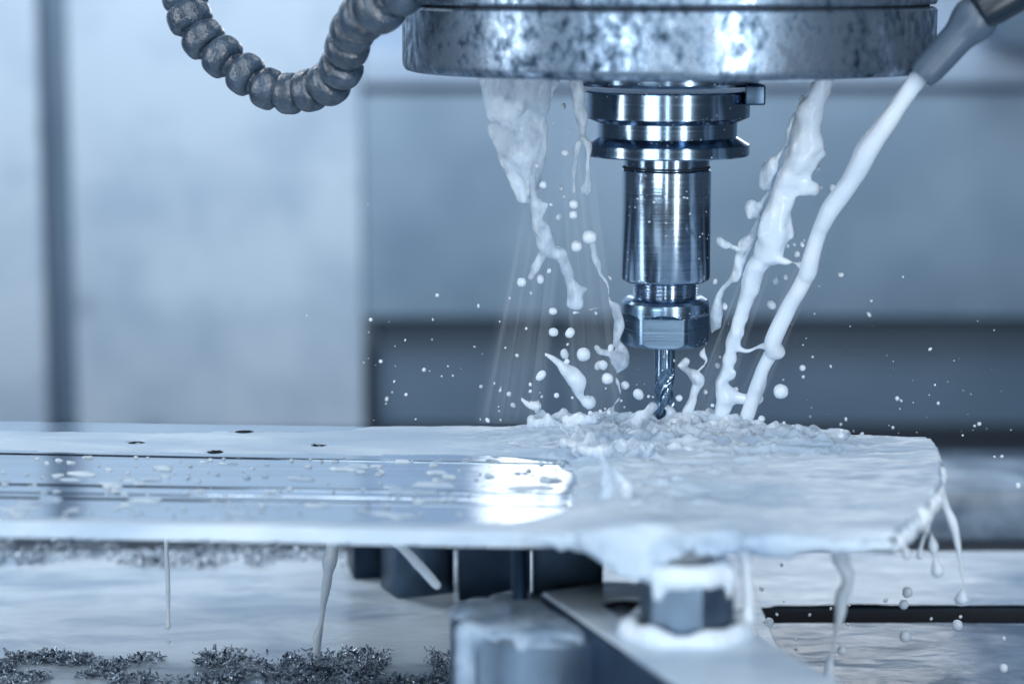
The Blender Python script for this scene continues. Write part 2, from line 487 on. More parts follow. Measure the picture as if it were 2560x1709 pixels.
# ------------------------------------------------------------------ machine table, pool, swarf
TZ = -0.082
tb = box('machine_table', (0, -0.17, TZ - 0.035), (1.6, 0.64, 0.06), M['table'])
tag(tb, 'wet machine table below the plate, running from left to right with a dark slot', 'machine table')
ys0, ys1 = PZ(1280, 1533, TZ)[1], PZ(1280, 1494, TZ)[1]
sl = box('cut', ((PZ(1905, 1512, TZ)[0] + 1.0) / 2, (ys0 + ys1) / 2, TZ), (1.0 - PZ(1905, 1512, TZ)[0], ys1 - ys0, 0.05), M['void'], bevel=0)
cut(tb, [sl])
bk = PZ(1280, 1352, TZ)[1]
g = box('rear_guard', (0, bk + 0.10, zs(1290, bk + 0.06)), (1.8, 0.075, 0.026), M['guard'], bevel=0.002)
tag(g, 'blurred mottled guard rail behind the back edge of the table', 'guard rail')
g = box('rear_guard', (0.0, bk + 0.22, zs(1190, bk + 0.2)), (1.8, 0.05, 0.012), M['dark_steel'], bevel=0.002)
tag(g, 'narrow dark rail farther back, just under the dark lower cover', 'guard rail')
b_ = box('machine_bed', (0, 0.45, -0.22), (3.0, 2.2, 0.02), M['void'])
tag(b_, kind='structure')

def poly_sdf(P, poly):
    """positive inside"""
    poly = np.asarray(poly, float); n = len(poly)
    d = np.full(P.shape[0], 1e9); inside = np.zeros(P.shape[0], bool)
    for i in range(n):
        a, b = poly[i], poly[(i+1) % n]
        e = b - a; w = P - a
        t = np.clip((w @ e) / (e @ e), 0, 1)
        dd = np.hypot(w[:,0] - t*e[0], w[:,1] - t*e[1]); d = np.minimum(d, dd)
        c = (a[1] > P[:,1]) != (b[1] > P[:,1])
        with np.errstate(divide='ignore', invalid='ignore'):
            xx = (b[0]-a[0]) * (P[:,1]-a[1]) / (b[1]-a[1]) + a[0]
        inside ^= c & (P[:,0] < xx)
    return np.where(inside, d, -d)
def sstep(x, a, b):
    t = np.clip((x - a) / (b - a), 0, 1); return t*t*(3-2*t)

def height_sheet(name, x0, x1, y0, y1, h, fn, mt):
    xs = np.arange(x0, x1, h); ys = np.arange(y0, y1, h)
    X, Y = np.meshgrid(xs, ys, indexing='ij')
    r_ = fn(X, Y)
    Z, keep = r_[0], r_[1]
    if len(r_) > 2: X, Y = r_[2], r_[3]
    V = np.stack((X.ravel(), Y.ravel(), Z.ravel()), 1)
    nx, ny = X.shape
    I = np.arange(nx * ny).reshape(nx, ny)
    Q = np.stack((I[:-1,:-1], I[1:,:-1], I[1:,1:], I[:-1,1:]), -1).reshape(-1, 4)
    k = keep.ravel(); Q = Q[k[Q].all(1)]
    used = np.unique(Q); rm = np.full(len(V), -1); rm[used] = np.arange(len(used))
    return link(name, mesh_np(name, V[used], rm[Q]), mt)

def pool_fn(sx0, sx1, dark):
    def fn(X, Y):
        a = 0.00055 * fbm(X*34, Y*50, X*0, 3, 2) + 0.00010 * fbm(X*130 + 5*Y, Y*190, X*0, 9, 2)
        Z = TZ - 0.0035 + a
        slot = (Y > ys0 - 0.001) & (Y < ys1 + 0.001) & (X > PZ(1925, 1512, TZ)[0] + 0.004*vnoise(Y*300, Y*0, Y*0, 2))
        Z = Z + 0.0
        edge = sstep(Y, bk - 0.004, bk + 0.001)
        return Z - edge * 0.02, (X > sx0) & (X < sx1) & ~slot & (Y < bk)
    return fn
xm = 0.045
o = height_sheet('coolant_pool', -0.42, xm + 0.001, -0.32, bk, 0.0014, pool_fn(-1, xm, False), M['pool']); tag(o, kind='structure')
o = height_sheet('coolant_pool', xm, 0.42, ys1 - 0.0006, bk, 0.0014, pool_fn(xm - 0.0002, 1, True), M['pool']); tag(o, kind='structure')
o = height_sheet('coolant_pool', xm, 0.42, -0.32, ys0 + 0.0006, 0.0014, pool_fn(xm - 0.0002, 1, True), M['pool_dark']); tag(o, kind='structure')

def swarf(name, regions, count, seed, smin=0.0012, smax=0.0030):
    rnd = random.Random(seed); V = []; Fq = []
    while len(Fq) < count * 3:
        x0, x1, y0, y1 = rnd.choice(regions)
        px, py = rnd.uniform(x0, x1), rnd.uniform(y0, y1)
        p = PZ(px, py, TZ)
        nn = float(fbm(np.array([p[0]*70]), np.array([p[1]*50]), np.array([0.3]), seed, 2)[0])
        fall = 1 - abs((py - (y0+y1)/2) / ((y1-y0)/2))
        if nn * 1.5 + 0.8*fall < 0.16 + 0.25 * rnd.random(): continue
        z = TZ - 0.0040 + rnd.random() * 0.0024
        c = Vector((p[0], p[1], z))
        q = Matrix.Rotation(rnd.uniform(0, 6.3), 3, 'Z') @ Matrix.Rotation(rnd.uniform(-0.6, 0.6), 3, 'X') @ Matrix.Rotation(rnd.uniform(-.6, .6), 3, 'Y')
        L = smin + (smax * 1.4 - smin) * rnd.random() ** 2.6; W = L * rnd.uniform(0.25, 0.55); curl = rnd.uniform(0.4, 1.6)
        base = len(V)
        for i in range(4):
            t = (i/3 - 0.5) * curl * 2
            for s_ in (-1, 1):
                V.append(tuple(c + q @ Vector((math.sin(t) * L / (curl + .3), s_ * W / 2 * (1 - 0.3*abs(i-1.5)), (1 - math.cos(t)) * L / (curl + .3)))))
        for i in range(3):
            Fq.append((base + 2*i, base + 2*i + 1, base + 2*i + 3, base + 2*i + 2))
    o = link(name, mesh_np(name, V, Fq), M['swarf'])
    o.modifiers.new('thickness', 'SOLIDIFY').thickness = 0.00022
    return o
o = swarf('metal_swarf', [(-100, 560, 1615, 1665), (560, 1150, 1605, 1730), (300, 1150, 1640, 1740), (-100, 300, 1640, 1700)], 5200, 5)
tag(o, 'dark wet heap of small metal chips along the lower left edge of the table', 'metal chips', kind='stuff')
o = swarf('metal_swarf', [(-100, 960, 1335, 1400)], 1100, 8, 0.0014, 0.0034)
tag(o, 'milk-coated chips on the table just under the plate at left', 'metal chips', kind='stuff')

# ------------------------------------------------------------------ spindle nose
sp_ = empty('spindle_nose', (0, 0, 0.165), 'large round mottled steel spindle ring at the top centre above the tool holder', 'spindle')
zb = 0.1398; RD = 0.1012
lathe('nose_ring', [(0.036, zb), (RD - 0.0035, zb), (RD - 0.0012, zb + 0.0007), (RD - 0.0002, zb + 0.0022), (RD, zb + 0.004), (RD, 0.1632), (RD - 0.0012, 0.1642), (0.05, 0.1642)], M['mottled'], sp_, n=256)
lathe('upper_ring', [(0.05, 0.1652), (RD - 0.0006, 0.1652), (RD, 0.1662), (RD, 0.26), (0.05, 0.26)], M['mottled'], sp_, n=256)
lathe('seam', [(0.05, 0.1640), (RD - 0.0028, 0.1640), (RD - 0.0028, 0.1654), (0.05, 0.1654)], M['void'], sp_, n=128)
lathe('nose_lip', [(0.020, 0.1342), (0.0335, 0.1342), (0.0350, 0.1354), (0.0355, zb + 0.001), (0.020, zb + 0.001)], M['ring_steel'], sp_, n=160)
c = PY(1884, 236, -0.012)
k = box('drive_key', (c[0], -0.012, c[2]), (0.0075, 0.016, 0.0075), M['dark_steel'], sp_, bevel=0.0008)

# ------------------------------------------------------------------ tool holder
th = empty('tool_holder', (0, 0, 0.06), 'polished steel collet tool holder with grooved flange hanging under the spindle and gripping the cutter', 'tool holder')
rF, rW = 0.0317, 0.0269
lathe('flange', [(0.012, 0.1323), (rF - 0.0006, 0.1323), (rF, 0.1317), (rF, zs(291)), (rF - 0.0004, zs(292.5)), (rW, zs(305)), (rW, zs(340)), (rF - 0.0005, zs(357)), (rF, zs(359)), (rF, zs(384)), (rF - 0.0006, zs(387.5)), (0.0165, zs(389)), (0.012, zs(389))],
      M['ring_steel'], th, n=192, angle=14)
lathe('neck', [(0.012, zs(385)), (0.0165, zs(385)), (0.0165, zs(412)), (0.0160, zs(413)), (0.0160, zs(426)), (0.012, zs(426))], M['ring_steel'], th, n=128, angle=20)
lathe('seal_ring', [(0.015, zs(415)), (0.01685, zs(415.5)), (0.01695, zs(417.5)), (0.01685, zs(419.5)), (0.015, zs(420))], M['void'], th, n=96)
rS = 0.01725
prof = [(0.010, zs(421)), (rS - 0.0008, zs(421)), (rS, zs(426)), (rS, zs(690)), (rS - 0.0005, zs(697)), (rS - 0.0022, zs(703)), (0.010, zs(704))]
lathe('shank', prof, M['steel'], th, n=160, angle=30)
pr = [(0.006, zs(702))]
z0, z1 = zs(704), zs(758); pitch = 0.00105
nt_ = int((z0 - z1) / pitch)
for i in range(nt_):
    zz = z0 - i * pitch
    pr += [(0.0120, zz), (0.0125, zz - pitch*0.3), (0.0125, zz - pitch*0.5), (0.0120, zz - pitch*0.8)]
pr.append((0.006, z1))
lathe('thread', pr, M['steel'], th, n=96, angle=25)
# collet nut: round collar above, hexagon below, arcs where the flats meet the collar
rN = 0.0171; ap = rN * 0.89
ztop, zbot = zs(741), zs(862); zarc = zs(786)
def nut_r(r, z, t):
    ph = (t - math.pi/2 - math.pi + R(5.5)) % (math.pi/3)
    ph = (ph + math.pi/6) % (math.pi/3) - math.pi/6
    hexr = ap / math.cos(ph)
    return min(r, hexr + max(0.0, (z - zarc)) * 1.1 + 0.0)
prof = [(0.0128, ztop - 0.0006), (0.0145, ztop), (rN - 0.0022, ztop - 0.0001), (rN - 0.0009, ztop - 0.0008), (rN - 0.0002, ztop - 0.0019), (rN, ztop - 0.0030)]
N = 90
zc = zs(845)
for i in range(N + 1):
    prof.append((rN, ztop - 0.0035 - (ztop - 0.0035 - zc) * i / N))
for i in range(1, 13):
    t = i / 12
    prof.append((rN - 0.0045 * (1 - math.cos(t * math.pi / 2)) , zc - (zc - zbot) * math.sin(t * math.pi / 2)))
prof += [(0.006, zbot - 0.0001)]
lathe('collet_nut', prof, M['nut'], th, n=720, angle=12, rfun=nut_r)
# end mill
rM = 0.0040
ztp, zfl, ztip = zs(855), zs(918), -0.004
prof = [(rM, ztp), (rM, zfl)]
lathe('end_mill_shank', [(0.002, ztp + 0.002), (rM, ztp + 0.002), (rM, zfl), (0.003, zfl - 0.0002)], M['carbide'], th, n=64)
NZ, NT = 150, 120
bm = bmesh.new(); rings = []
for i in range(NZ + 1):
    z = zfl - (zfl - ztip) * i / NZ
    tw = (z - ztip) / (2 * math.pi * rM) * math.tan(R(30)) * 2 * math.pi
    dep = min(1.0, (zfl - z) / 0.006)
    ring = []
    for k in range(NT):
        t = 2 * math.pi * k / NT
        ph = ((t - tw) / (2 * math.pi) * 3) % 1.0
        if ph < 0.16: rr = rM
        elif ph < 0.30: rr = rM * (1 - dep * 0.16)
        else:
            u = (ph - 0.30) / 0.70
            rr = rM * (1 - dep * (0.16 + 0.34 * math.sin(math.pi * min(1, u * 1.15)) ** 0.8 if u * 1.15 < 1 else 0.16 * (1 - u)))
        ring.append(bm.verts.new((rr * math.cos(t), rr * math.sin(t), z)))
    rings.append(ring)
for a, b in zip(rings[:-1], rings[1:]):
    for k in range(NT): bm.faces.new((a[k], a[(k+1) % NT], b[(k+1) % NT], b[k]))
bm.faces.new(rings[-1]); bm.faces.new(list(reversed(rings[0])))
bmesh.ops.recalc_face_normals(bm, faces=bm.faces)
link('cutting_flutes', bm_mesh('cutting_flutes', bm), M['carbide'], th, angle=28)

# ------------------------------------------------------------------ workpiece plate
FL, FR = PZ(-420, 1299, 0), PZ(2235, 1352, 0)
BL = PZ(-420, 1046, 0)
ends = [(0.0, (2235, 1352)), (0.22, (2318, 1278)), (0.45, (2352, 1222)), (0.72, (2354, 1160)), (0.86, (2344, 1130)), (0.94, (2318, 1111)), (0.975, (2112, 1104)), (1.0, (2104, 1082))]
endp = [(v, PZ(*q, 0)) for v, q in ends]
def endpt(v):
    for (a, p), (b, q) in zip(endp[:-1], endp[1:]):
        if v <= b: return p + (q - p) * ((v - a) / (b - a))
    return endp[-1][1]
def vof(py):
    L = PZ(0, py, 0)[1]
    f0 = FL[1] + (FR[1]-FL[1]) * 0.13; b0 = BL[1] + (endp[-1][1][1]-BL[1]) * 0.165
    return (L - f0) / (b0 - f0)
def prof_h(v):
    v1128, v1138, v1197, v1206, v1225, v1232, v1240, v1077 = [vof(q) for q in (1129, 1138, 1197, 1206, 1225, 1232, 1240, 1077)]
    rib = 0.5 + 0.5 * math.cos(v * 0.185 / 0.0019 * 2 * math.pi)
    if v > v1077: return -0.00002 * rib
    if v > v1128: return 0.0
    if v > v1138: return -0.0004
    if v > v1197: return -0.0004 - 0.00002 * rib
    if v > v1206: return 0.0
    if v > v1225: return -0.0004 - 0.00002 * rib
    if v > v1232: return -0.0007
    if v > v1240: return 0.0001
    return -0.0003 - 0.00002 * rib
NV, NU, TH = 640, 10, 0.0038
V = []; Q = []
for lvl in (0, 1):
    for i in range(NV + 1):
        v = i / NV; L = FL + (BL - FL) * v; E_ = endpt(v)
        hgt = prof_h(v) if lvl == 0 else -TH
        if lvl == 0 and i in (0, NV): hgt -= 0.0003
        for j in range(NU + 1):
            p = L + (E_ - L) * (j / NU)
            V.append((p[0], p[1], hgt))
W1 = NU + 1; off = (NV + 1) * W1
for i in range(NV):
    for j in range(NU):
        a = i * W1 + j
        Q.append((a, a+1, a+1+W1, a+W1)); Q.append((off+a, off+a+W1, off+a+1+W1, off+a+1))
for i in range(NV):
    a = i * W1; Q.append((a, a + W1, off + a + W1, off + a))
    a = i * W1 + NU; Q.append((a, off + a, off + a + W1, a + W1))
for j in range(NU):
    a = j; Q.append((a, off + a, off + a + 1, a + 1))
    a = NV * W1 + j; Q.append((a, a + 1, off + a + 1, off + a))
plate = link('workpiece_plate', mesh_np('workpiece_plate', V, Q), M['plate'], angle=20)
tag(plate, 'long flat ribbed aluminium plate under the cutter, flooded with milky coolant', 'workpiece')
HOLES = [(342, 1107, 0.0031), (611, 1079, 0.0036), (538, 1130, 0.0030), (797, 1114, 0.0027)]
hol = [(PZ(x, y, 0), r) for x, y, r in HOLES]
cs = []
for p, r in hol:
    cs.append(lathe('cut', [(r, -0.03), (r, 0.03)], M['void'], None, (p[0], p[1], 0), 40))
cut(plate, cs)

plate_poly = [FL[:2]] + [p[:2] for _, p in endp] + [BL[:2]]
def film_fn(X, Y):
    sh = X.shape
    P = np.stack((X.ravel(), Y.ravel()), 1)
    s = poly_sdf(P, plate_poly).reshape(sh)
    px, py = proj(X, Y, np.zeros_like(X))
    n1 = fbm(X*60, Y*160, X*0, 21, 3); n2 = fbm(X*28, Y*70, X*0, 31, 3); n3 = fbm(X*150, Y*330, X*0, 41, 2)
    # back band, left part
    top = 1079 - sstep(px, 780, 1100) * 30
    bot = 1127 + (px) * 0.010
    A = np.minimum((py - top) / 14, (bot - py) / 14) + 0.35 * n1
    # right part, fully flooded
    xb = np.interp(py, [1040, 1135, 1150, 1200, 1260, 1290, 1312, 1325, 1400], [1000, 1180, 1420, 1440, 1425, 1400, 1240, 1120, 900])
    B = (px - xb) / 30 + 0.6 * n1
    # front rim
    C_ = (py - (1294 + px * 0.011) + 6*n2) / 8 + 0.35 * n1
    D_ = (fbm(X*95 + Y*60, Y*150, X*0, 55, 2) - 0.56) * 5
    D_ = np.where((py > 1150) & (py < 1300) & ((px < 1160) | ((py < 1222) & (fbm(X*300, Y*700, X*0, 5, 2) > 0))), D_, -3)
    D_ = np.maximum(D_, 1.6 - np.hypot((px - 1300) / 30, (py - 1222) / 4) - 0.8*n1)
    D2 = (fbm(X*240 + Y*160, Y*420, X*0, 77, 2) - 0.66) * 6
    D2 = np.where((py > 1140) & (py < 1300) & ((px < 1180) | (py < 1200)), D2, -3)
    m = np.maximum.reduce([A, B, C_, D_, D2])
    for p, r in hol:
        d = np.hypot(X - p[0] + 0.0, (Y - p[1]))
        m = np.minimum(m, (d - r * 1.0) / 0.0010 + 0.2*n1)
    flood = np.clip((px - 1250) / 300, 0, 1)
    t = 0.0007 + 0.0003 * n2 + flood * (0.0013 + 0.0017 * n2 + 0.0008 * n1 + 0.00018 * n3)
    rd = 1 - np.abs(fbm(X*75 + 0.6*n1, Y*120 + 0.6*n2, X*0, 91, 2)) * 2.4
    rd2 = 1 - np.abs(fbm(X*170 + n1, Y*260, X*0, 95, 2)) * 2.2
    near = np.exp(-((px - 1620) / 300)**2 - ((py - 1105) / 40)**2)
    mid = np.exp(-((px - 1640) / 260)**2 - ((py - 1215) / 75)**2)
    far = np.exp(-((px - 1980) / 140)**2 - ((py - 1130) / 26)**2)
    t = t + near * (0.0040 * np.maximum(rd, 0)**2 + 0.0018 * np.maximum(rd2, 0)**2) + mid * (0.0026 * np.maximum(rd, 0)**2 + 0.0004 * np.maximum(rd2, 0)) + far * (0.0034 * np.maximum(rd, 0)**2 + 0.0014 * np.maximum(rd2, 0)**2)
    t = np.maximum(t, 0.0003)
    hole_ok = np.ones_like(X, bool)
    for p, r in hol: hole_ok &= np.hypot(X - p[0], Y - p[1]) > r * 0.9
    Z = np.where(m > 0, t * (1 - np.exp(-m * 1.2)), np.maximum(m * 0.0012, -0.0024))
    Z = Z - np.where(m > 0, 0.0, 0.0004)
    out = np.maximum(-s + 0.0006, 0)
    Z = Z - 0.0052 * sstep(out, 0.0, 0.0022)
    gx, gy = np.gradient(s, 0.00065)
    sh_ = np.maximum(-s - 0.0007, 0)
    return Z, (s > -0.0040) & hole_ok, X + gx * sh_, Y + gy * sh_
x0 = FL[0]; x1 = max(p[0] for _, p in endp) + 0.004
o = height_sheet('coolant_film', -0.29, x1, FL[1] - 0.03, BL[1] + 0.004, 0.00065, film_fn, M['film'])
tag(o, 'white sheet of milky coolant lying over the plate', 'coolant', kind='stuff')

# ------------------------------------------------------------------ coolant in the air
def q6(x, y, r): return (1700 + x / 1.704, 180 + y / 1.704, r / 1.704)
def q5(x, y, r): return (1180 + x / 1.7425, 180 + y / 1.7425, r / 1.7425)
def qc(x, y, r): return (1850 + x / 2.211, 1000 + y / 2.211, r / 2.211)
def ql(x, y, r): return (x / 2.2756, 1020 + y / 2.2756, r / 2.2756)

L = Liquid(0.0025)
L.pix([q6(*p) for p in [(1030, 10, 38), (1005, 40, 40), (950, 115, 40), (900, 190, 40), (850, 260, 41), (800, 330, 45), (765, 400, 43), (730, 460, 40), (690, 520, 44), (640, 590, 40), (610, 645, 38), (590, 690, 36), (560, 790, 38), (545, 850, 38), (530, 880, 33), (500, 940, 33), (470, 990, 34), (420, 1090, 34), (395, 1150, 36), (400, 1185, 38), (385, 1205, 32), (350, 1270, 31), (335, 1330, 34), (318, 1375, 31), (280, 1480, 28), (262, 1540, 27), (255, 1575, 26)]], -0.062, -0.003)
L.pix([q6(410, 1175, 30), q6(425, 1195, 22)], -0.014, -0.018)
o = L.build('coolant_jet', M['milk'], amp=0.00035, freq=75, seed=3, clipz=-0.0015)
tag(o, 'smooth rope-like milky coolant jet slanting from the nozzle down to the cutter', 'coolant jet')

L = Liquid(0.0028)
L.pix([q6(*p) for p in [(625, 0, 36), (600, 60, 38), (560, 160, 50), (545, 240, 60), (530, 310, 68), (515, 360, 66), (480, 430, 52), (450, 500, 46), (420, 590, 55), (400, 680, 66), (375, 760, 56), (350, 805, 44), (315, 850, 48), (300, 930, 38), (285, 980, 32), (262, 1050, 31), (235, 1120, 34), (222, 1165, 32), (205, 1250, 30), (180, 1325, 24), (190, 1395, 30), (182, 1470, 30), (178, 1560, 30)]], -0.036, -0.004)
L.pix([q6(500, 440, 40), q6(535, 495, 30), q6(575, 503, 22)], -0.026, -0.030)
L.pix([q6(445, 640, 30), q6(470, 690, 16), q6(478, 705, 8)], -0.022, -0.025)
L.pix([q6(570, 300, 34), q6(605, 350, 12), q6(560, 380, 26)], -0.03, -0.03)
L.pix([q6(390, 780, 24), q6(440, 803, 15), q6(490, 812, 13), q6(530, 832, 20)], -0.022, -0.030)
L.pix([q6(250, 1180, 18), q6(290, 1188, 10), q6(340, 1168, 9), q6(385, 1168, 16)], -0.013, -0.014)
L.pix([q6(195, 1360, 22), q6(240, 1385, 20), q6(290, 1392, 15), q6(330, 1390, 18)], -0.008, -0.008)
L.pix([q6(215, 1290, 16), q6(232, 1280, 10)], -0.01, -0.012)
o = L.build('coolant_jet', M['milk'], amp=0.0009, freq=150, seed=11, clipz=-0.0015)
tag(o, 'ragged lumpy milky coolant jet falling just left of the smooth slanting jet', 'coolant jet')

L = Liquid(0.002)
L.pix([q6(*p) for p in [(520, 110, 12), (480, 210, 9), (462, 290, 12), (440, 330, 8), (415, 372, 12), (388, 410, 34), (368, 470, 30), (385, 500, 10), (350, 560, 10), (335, 615, 14), (318, 680, 10), (285, 735, 32), (262, 775, 22), (240, 860, 18), (210, 890, 7), (175, 935, 8), (158, 985, 22), (150, 1055, 30), (135, 1110, 10), (118, 1165, 5)]], -0.030, -0.008)
L.pix([q6(345, 630, 8), q6(318, 600, 14), q6(296, 575, 24), q6(300, 610, 20)], -0.022, -0.020)
L.pix([q6(262, 760, 16), q6(220, 745, 12), q6(175, 722, 22)], -0.018, -0.024)
L.pix([q6(130, 1115, 4), q6(100, 1190, 18), q6(112, 1235, 16), q6(70, 1280, 7)], -0.01, -0.012)
o = L.build('coolant_strand', M['sheer'], amp=0.0008, freq=190, seed=17)
tag(o, 'thin beaded strand of coolant running between the tool holder and the ragged jet', 'coolant strand')

# near the cutter, right: soft ribbon
def q7(x, y, r): return (1450 + x / 3.734, 680 + y / 3.734, r / 3.734)
L = Liquid(0.0025)
L.pix([q7(*p) for p in [(985, 820, 30), (960, 880, 32), (1015, 930, 30), (1075, 980, 60), (1100, 1040, 60), (1065, 1120, 45), (1045, 1190, 38), (1015, 1280, 52), (1000, 1360, 55), (985, 1480, 60)]], -0.014, -0.006)
L.pix([q7(985, 830, 28), q7(925, 870, 18)], -0.014, -0.015)
o = L.build('coolant_strand', M['sheer'], amp=0.0008, freq=160, seed=23, clipz=-0.0015)
tag(o, 'folded ribbon of coolant rising from the plate just right of the cutter', 'coolant strand')

# left side: curtain and strands
L = Liquid(0.0035)
for i in range(12):
    f = i / 11
    L.pix([q5(58 + 262*f, 10, 24), q5(74 + 245*f, 120, 24), q5(92 + 215*f, 210, 20 - 4*f), q5(125 + 168*f, 330, 15 - 4*f), q5(165 + 115*f, 430, 12 - 3*f), q5(212 + 55*f, 540, 8)], -0.034 + 0.002*math.sin(i*2), -0.016)
L.pix([q5(100, 280, 20), q5(105, 275, 18)], -0.03, -0.03)
o = L.build('coolant_curtain', M['sheer'], amp=0.0013, freq=170, seed=29, stretch=(1, 1, 0.6))
tag(o, 'broad white coolant curtain pouring from under the left of the spindle ring', 'coolant curtain')

L = Liquid(0.002)
L.pix([q5(*p) for p in [(365, 10, 24), (350, 70, 22), (328, 140, 14), (322, 200, 6), (310, 255, 12), (298, 330, 7), (282, 385, 9), (268, 430, 7), (262, 480, 12), (268, 540, 12), (280, 600, 14), (285, 650, 24), (308, 690, 40), (325, 740, 38), (345, 780, 26), (385, 800, 30), (410, 860, 22), (425, 910, 20), (448, 960, 36), (450, 1000, 32)]], -0.030, -0.012)
L.pix([q5(330, 780, 22), q5(300, 820, 17), q5(268, 870, 16), q5(255, 892, 18)], -0.014, -0.012)
L.pix([q5(455, 945, 24), q5(492, 944, 12)], -0.012, -0.013)
L.pix([q5(275, 540, 8), q5(305, 575, 6), q5(342, 578, 9)], -0.02, -0.02)
L.pix([q5(290, 625, 8), q5(312, 610, 9), q5(325, 590, 8)], -0.02, -0.02)
o = L.build('coolant_strand', M['sheer'], amp=0.0009, freq=180, seed=31)
tag(o, 'knotted coolant strand forking below the right edge of the broad curtain', 'coolant strand')

L = Liquid(0.002)
L.pix([q5(*p) for p in [(455, 10, 34), (452, 60, 32), (465, 130, 30), (478, 200, 26), (482, 250, 12), (480, 295, 12), (460, 325, 16), (448, 390, 10), (444, 460, 6), (443, 515, 8)]], -0.030, -0.020)
L.pix([q5(*p) for p in [(478, 292, 10), (508, 318, 18), (506, 390, 9), (504, 455, 10), (500, 515, 20)]], -0.027, -0.022)
o = L.build('coolant_strand', M['sheer'], amp=0.0006, freq=180, seed=37)
tag(o, 'two-pronged coolant strand hanging from the spindle ring beside the holder flange', 'coolant strand')

L = Liquid(0.002)
L.pix([q5(*p) for p in [(520, 690, 5), (528, 760, 8), (545, 830, 13), (560, 880, 12), (592, 930, 9), (598, 1000, 13), (628, 1030, 20), (642, 1090, 24), (632, 1150, 14), (622, 1190, 8)]], -0.018, -0.006)
L.pix([q5(*p) for p in [(445, 1048, 14), (480, 1044, 6), (520, 1034, 4), (548, 1028, 6)]], -0.012, -0.012)
L.pix([q5(598, 890, 7), q5(606, 905, 5)], -0.012, -0.012)
o = L.build('coolant_strand', M['sheer'], amp=0.0007, freq=170, seed=39)
tag(o, 'faint torn coolant strand falling just left of the shank and collet nut', 'coolant strand')
L = Liquid(0.002)
L.pix([q5(*p) for p in [(322, 1230, 8), (365, 1255, 14), (400, 1285, 22), (435, 1320, 42), (460, 1350, 42), (462, 1390, 26), (480, 1425, 9), (513, 1438, 29)]], -0.010, -0.006)
o = L.build('coolant_blob', M['milk'], amp=0.0006, freq=160, seed=41)
tag(o, 'tadpole-shaped coolant blob in the air left of the cutter', 'coolant blob')
L = Liquid(0.002)
L.pix([q5(*p) for p in [(218, 1425, 10), (245, 1448, 15), (275, 1455, 20), (287, 1456, 16), (280, 1480, 8)]], 0.004, 0.004)
o = L.build('coolant_blob', M['milk'], amp=0.0003, freq=160, seed=42)
tag(o, 'small comma-shaped coolant blob low in the air at the left end of the splash', 'coolant blob')
L = Liquid(0.002)
L.pix([q7(*p) for p in [(155, 705, 26), (180, 740, 24), (240, 755, 22), (290, 770, 26), (350, 800, 60), (395, 860, 62), (365, 900, 42), (340, 960, 14), (355, 1040, 12), (375, 1110, 10), (370, 1170, 10), (320, 1230, 12), (300, 1300, 25), (275, 1400, 40)]], -0.006, -0.004)
L.pix([q7(380, 840, 50), q7(400, 740, 50), q7(350, 650, 44), q7(370, 570, 22)], -0.004, -0.002)
o = L.build('coolant_strand', M['sheer'], amp=0.0009, freq=170, seed=43)
tag(o, 'wavy coolant strand with a thin crooked tail below the left of the collet nut', 'coolant strand')

# splash crown on the plate
L = Liquid(0.0028)
rnd = random.Random(4)
def q4(x, y): return (1500 + x / 2.61, 1000 + y / 2.61)
ctr = PZ(1666, 1085, 0)
for i in range(70):     # low churning base
    a = rnd.uniform(0, 2*math.pi); rr = rnd.random() ** 0.6
    c = np.array((ctr[0] - 0.006 + math.cos(a) * rr * 0.064, ctr[1] - 0.014 + math.sin(a) * rr * 0.020, -0.0006))
    ang = rnd.gauss(0, 0.5); ln = rnd.uniform(0.002, 0.009)
    e = c + np.array((math.cos(ang) * ln, math.sin(ang) * ln * 0.6, rnd.uniform(0, 0.0018) * (1.2 - rr)))
    L.cap(c, rnd.uniform(0.0010, 0.0022), e, rnd.uniform(0.0008, 0.0018))
def crown(cx, cy, rad, hgt, n, seed):   # a torn upright sheet with beads on its rim
    r = random.Random(seed); prev = None
    for k in range(n):
        t = r.uniform(-.05, .05) + 2*math.pi * k / n
        h_ = hgt * r.uniform(0.45, 1.0)
        b0 = np.array((cx + rad*math.cos(t), cy + rad*0.55*math.sin(t), 0.0))
        b1 = np.array((cx + rad*1.25*math.cos(t), cy + rad*0.7*math.sin(t), h_))
        L.cap(b0, 0.0008, b1, 0.0005)
        if r.random() < 0.45:
            b2 = b1 + np.array((0.25*rad*math.cos(t), 0, h_ * r.uniform(0.2, 0.7)))
            L.cap(b1, 0.0005, b2, 0.00035)
            L.cap(b2, r.uniform(0.0005, 0.0009), b2, 0.0006)
        if prev is not None and r.random() < 0.85:
            L.cap(prev[0], 0.0007, b0, 0.0007); L.cap(prev[1]*0.5 + prev[0]*0.5, 0.0005, b1*0.5 + b0*0.5, 0.0005); L.cap(prev[1], 0.00045, b1, 0.00045)
        prev = (b0, b1)
for (px_, py_, rad, hg, n_) in ((1400, 1078, 0.009, 0.0050, 26), (1500, 1075, 0.007, 0.0045, 22), (1560, 1082, 0.008, 0.0052, 22), (1735, 1082, 0.008, 0.0062, 24), (1800, 1092, 0.007, 0.0055, 20), (1865, 1094, 0.009, 0.0045, 24), (1640, 1096, 0.010, 0.0035, 24), (1960, 1105, 0.008, 0.0032, 18), (2050, 1112, 0.007, 0.0050, 18), (1475, 1130, 0.008, 0.0040, 18), (1540, 1150, 0.010, 0.0045, 22), (1750, 1130, 0.012, 0.0025, 24)):
    p_ = PZ(px_, py_, 0); crown(p_[0], p_[1], rad, hg, n_, px_)
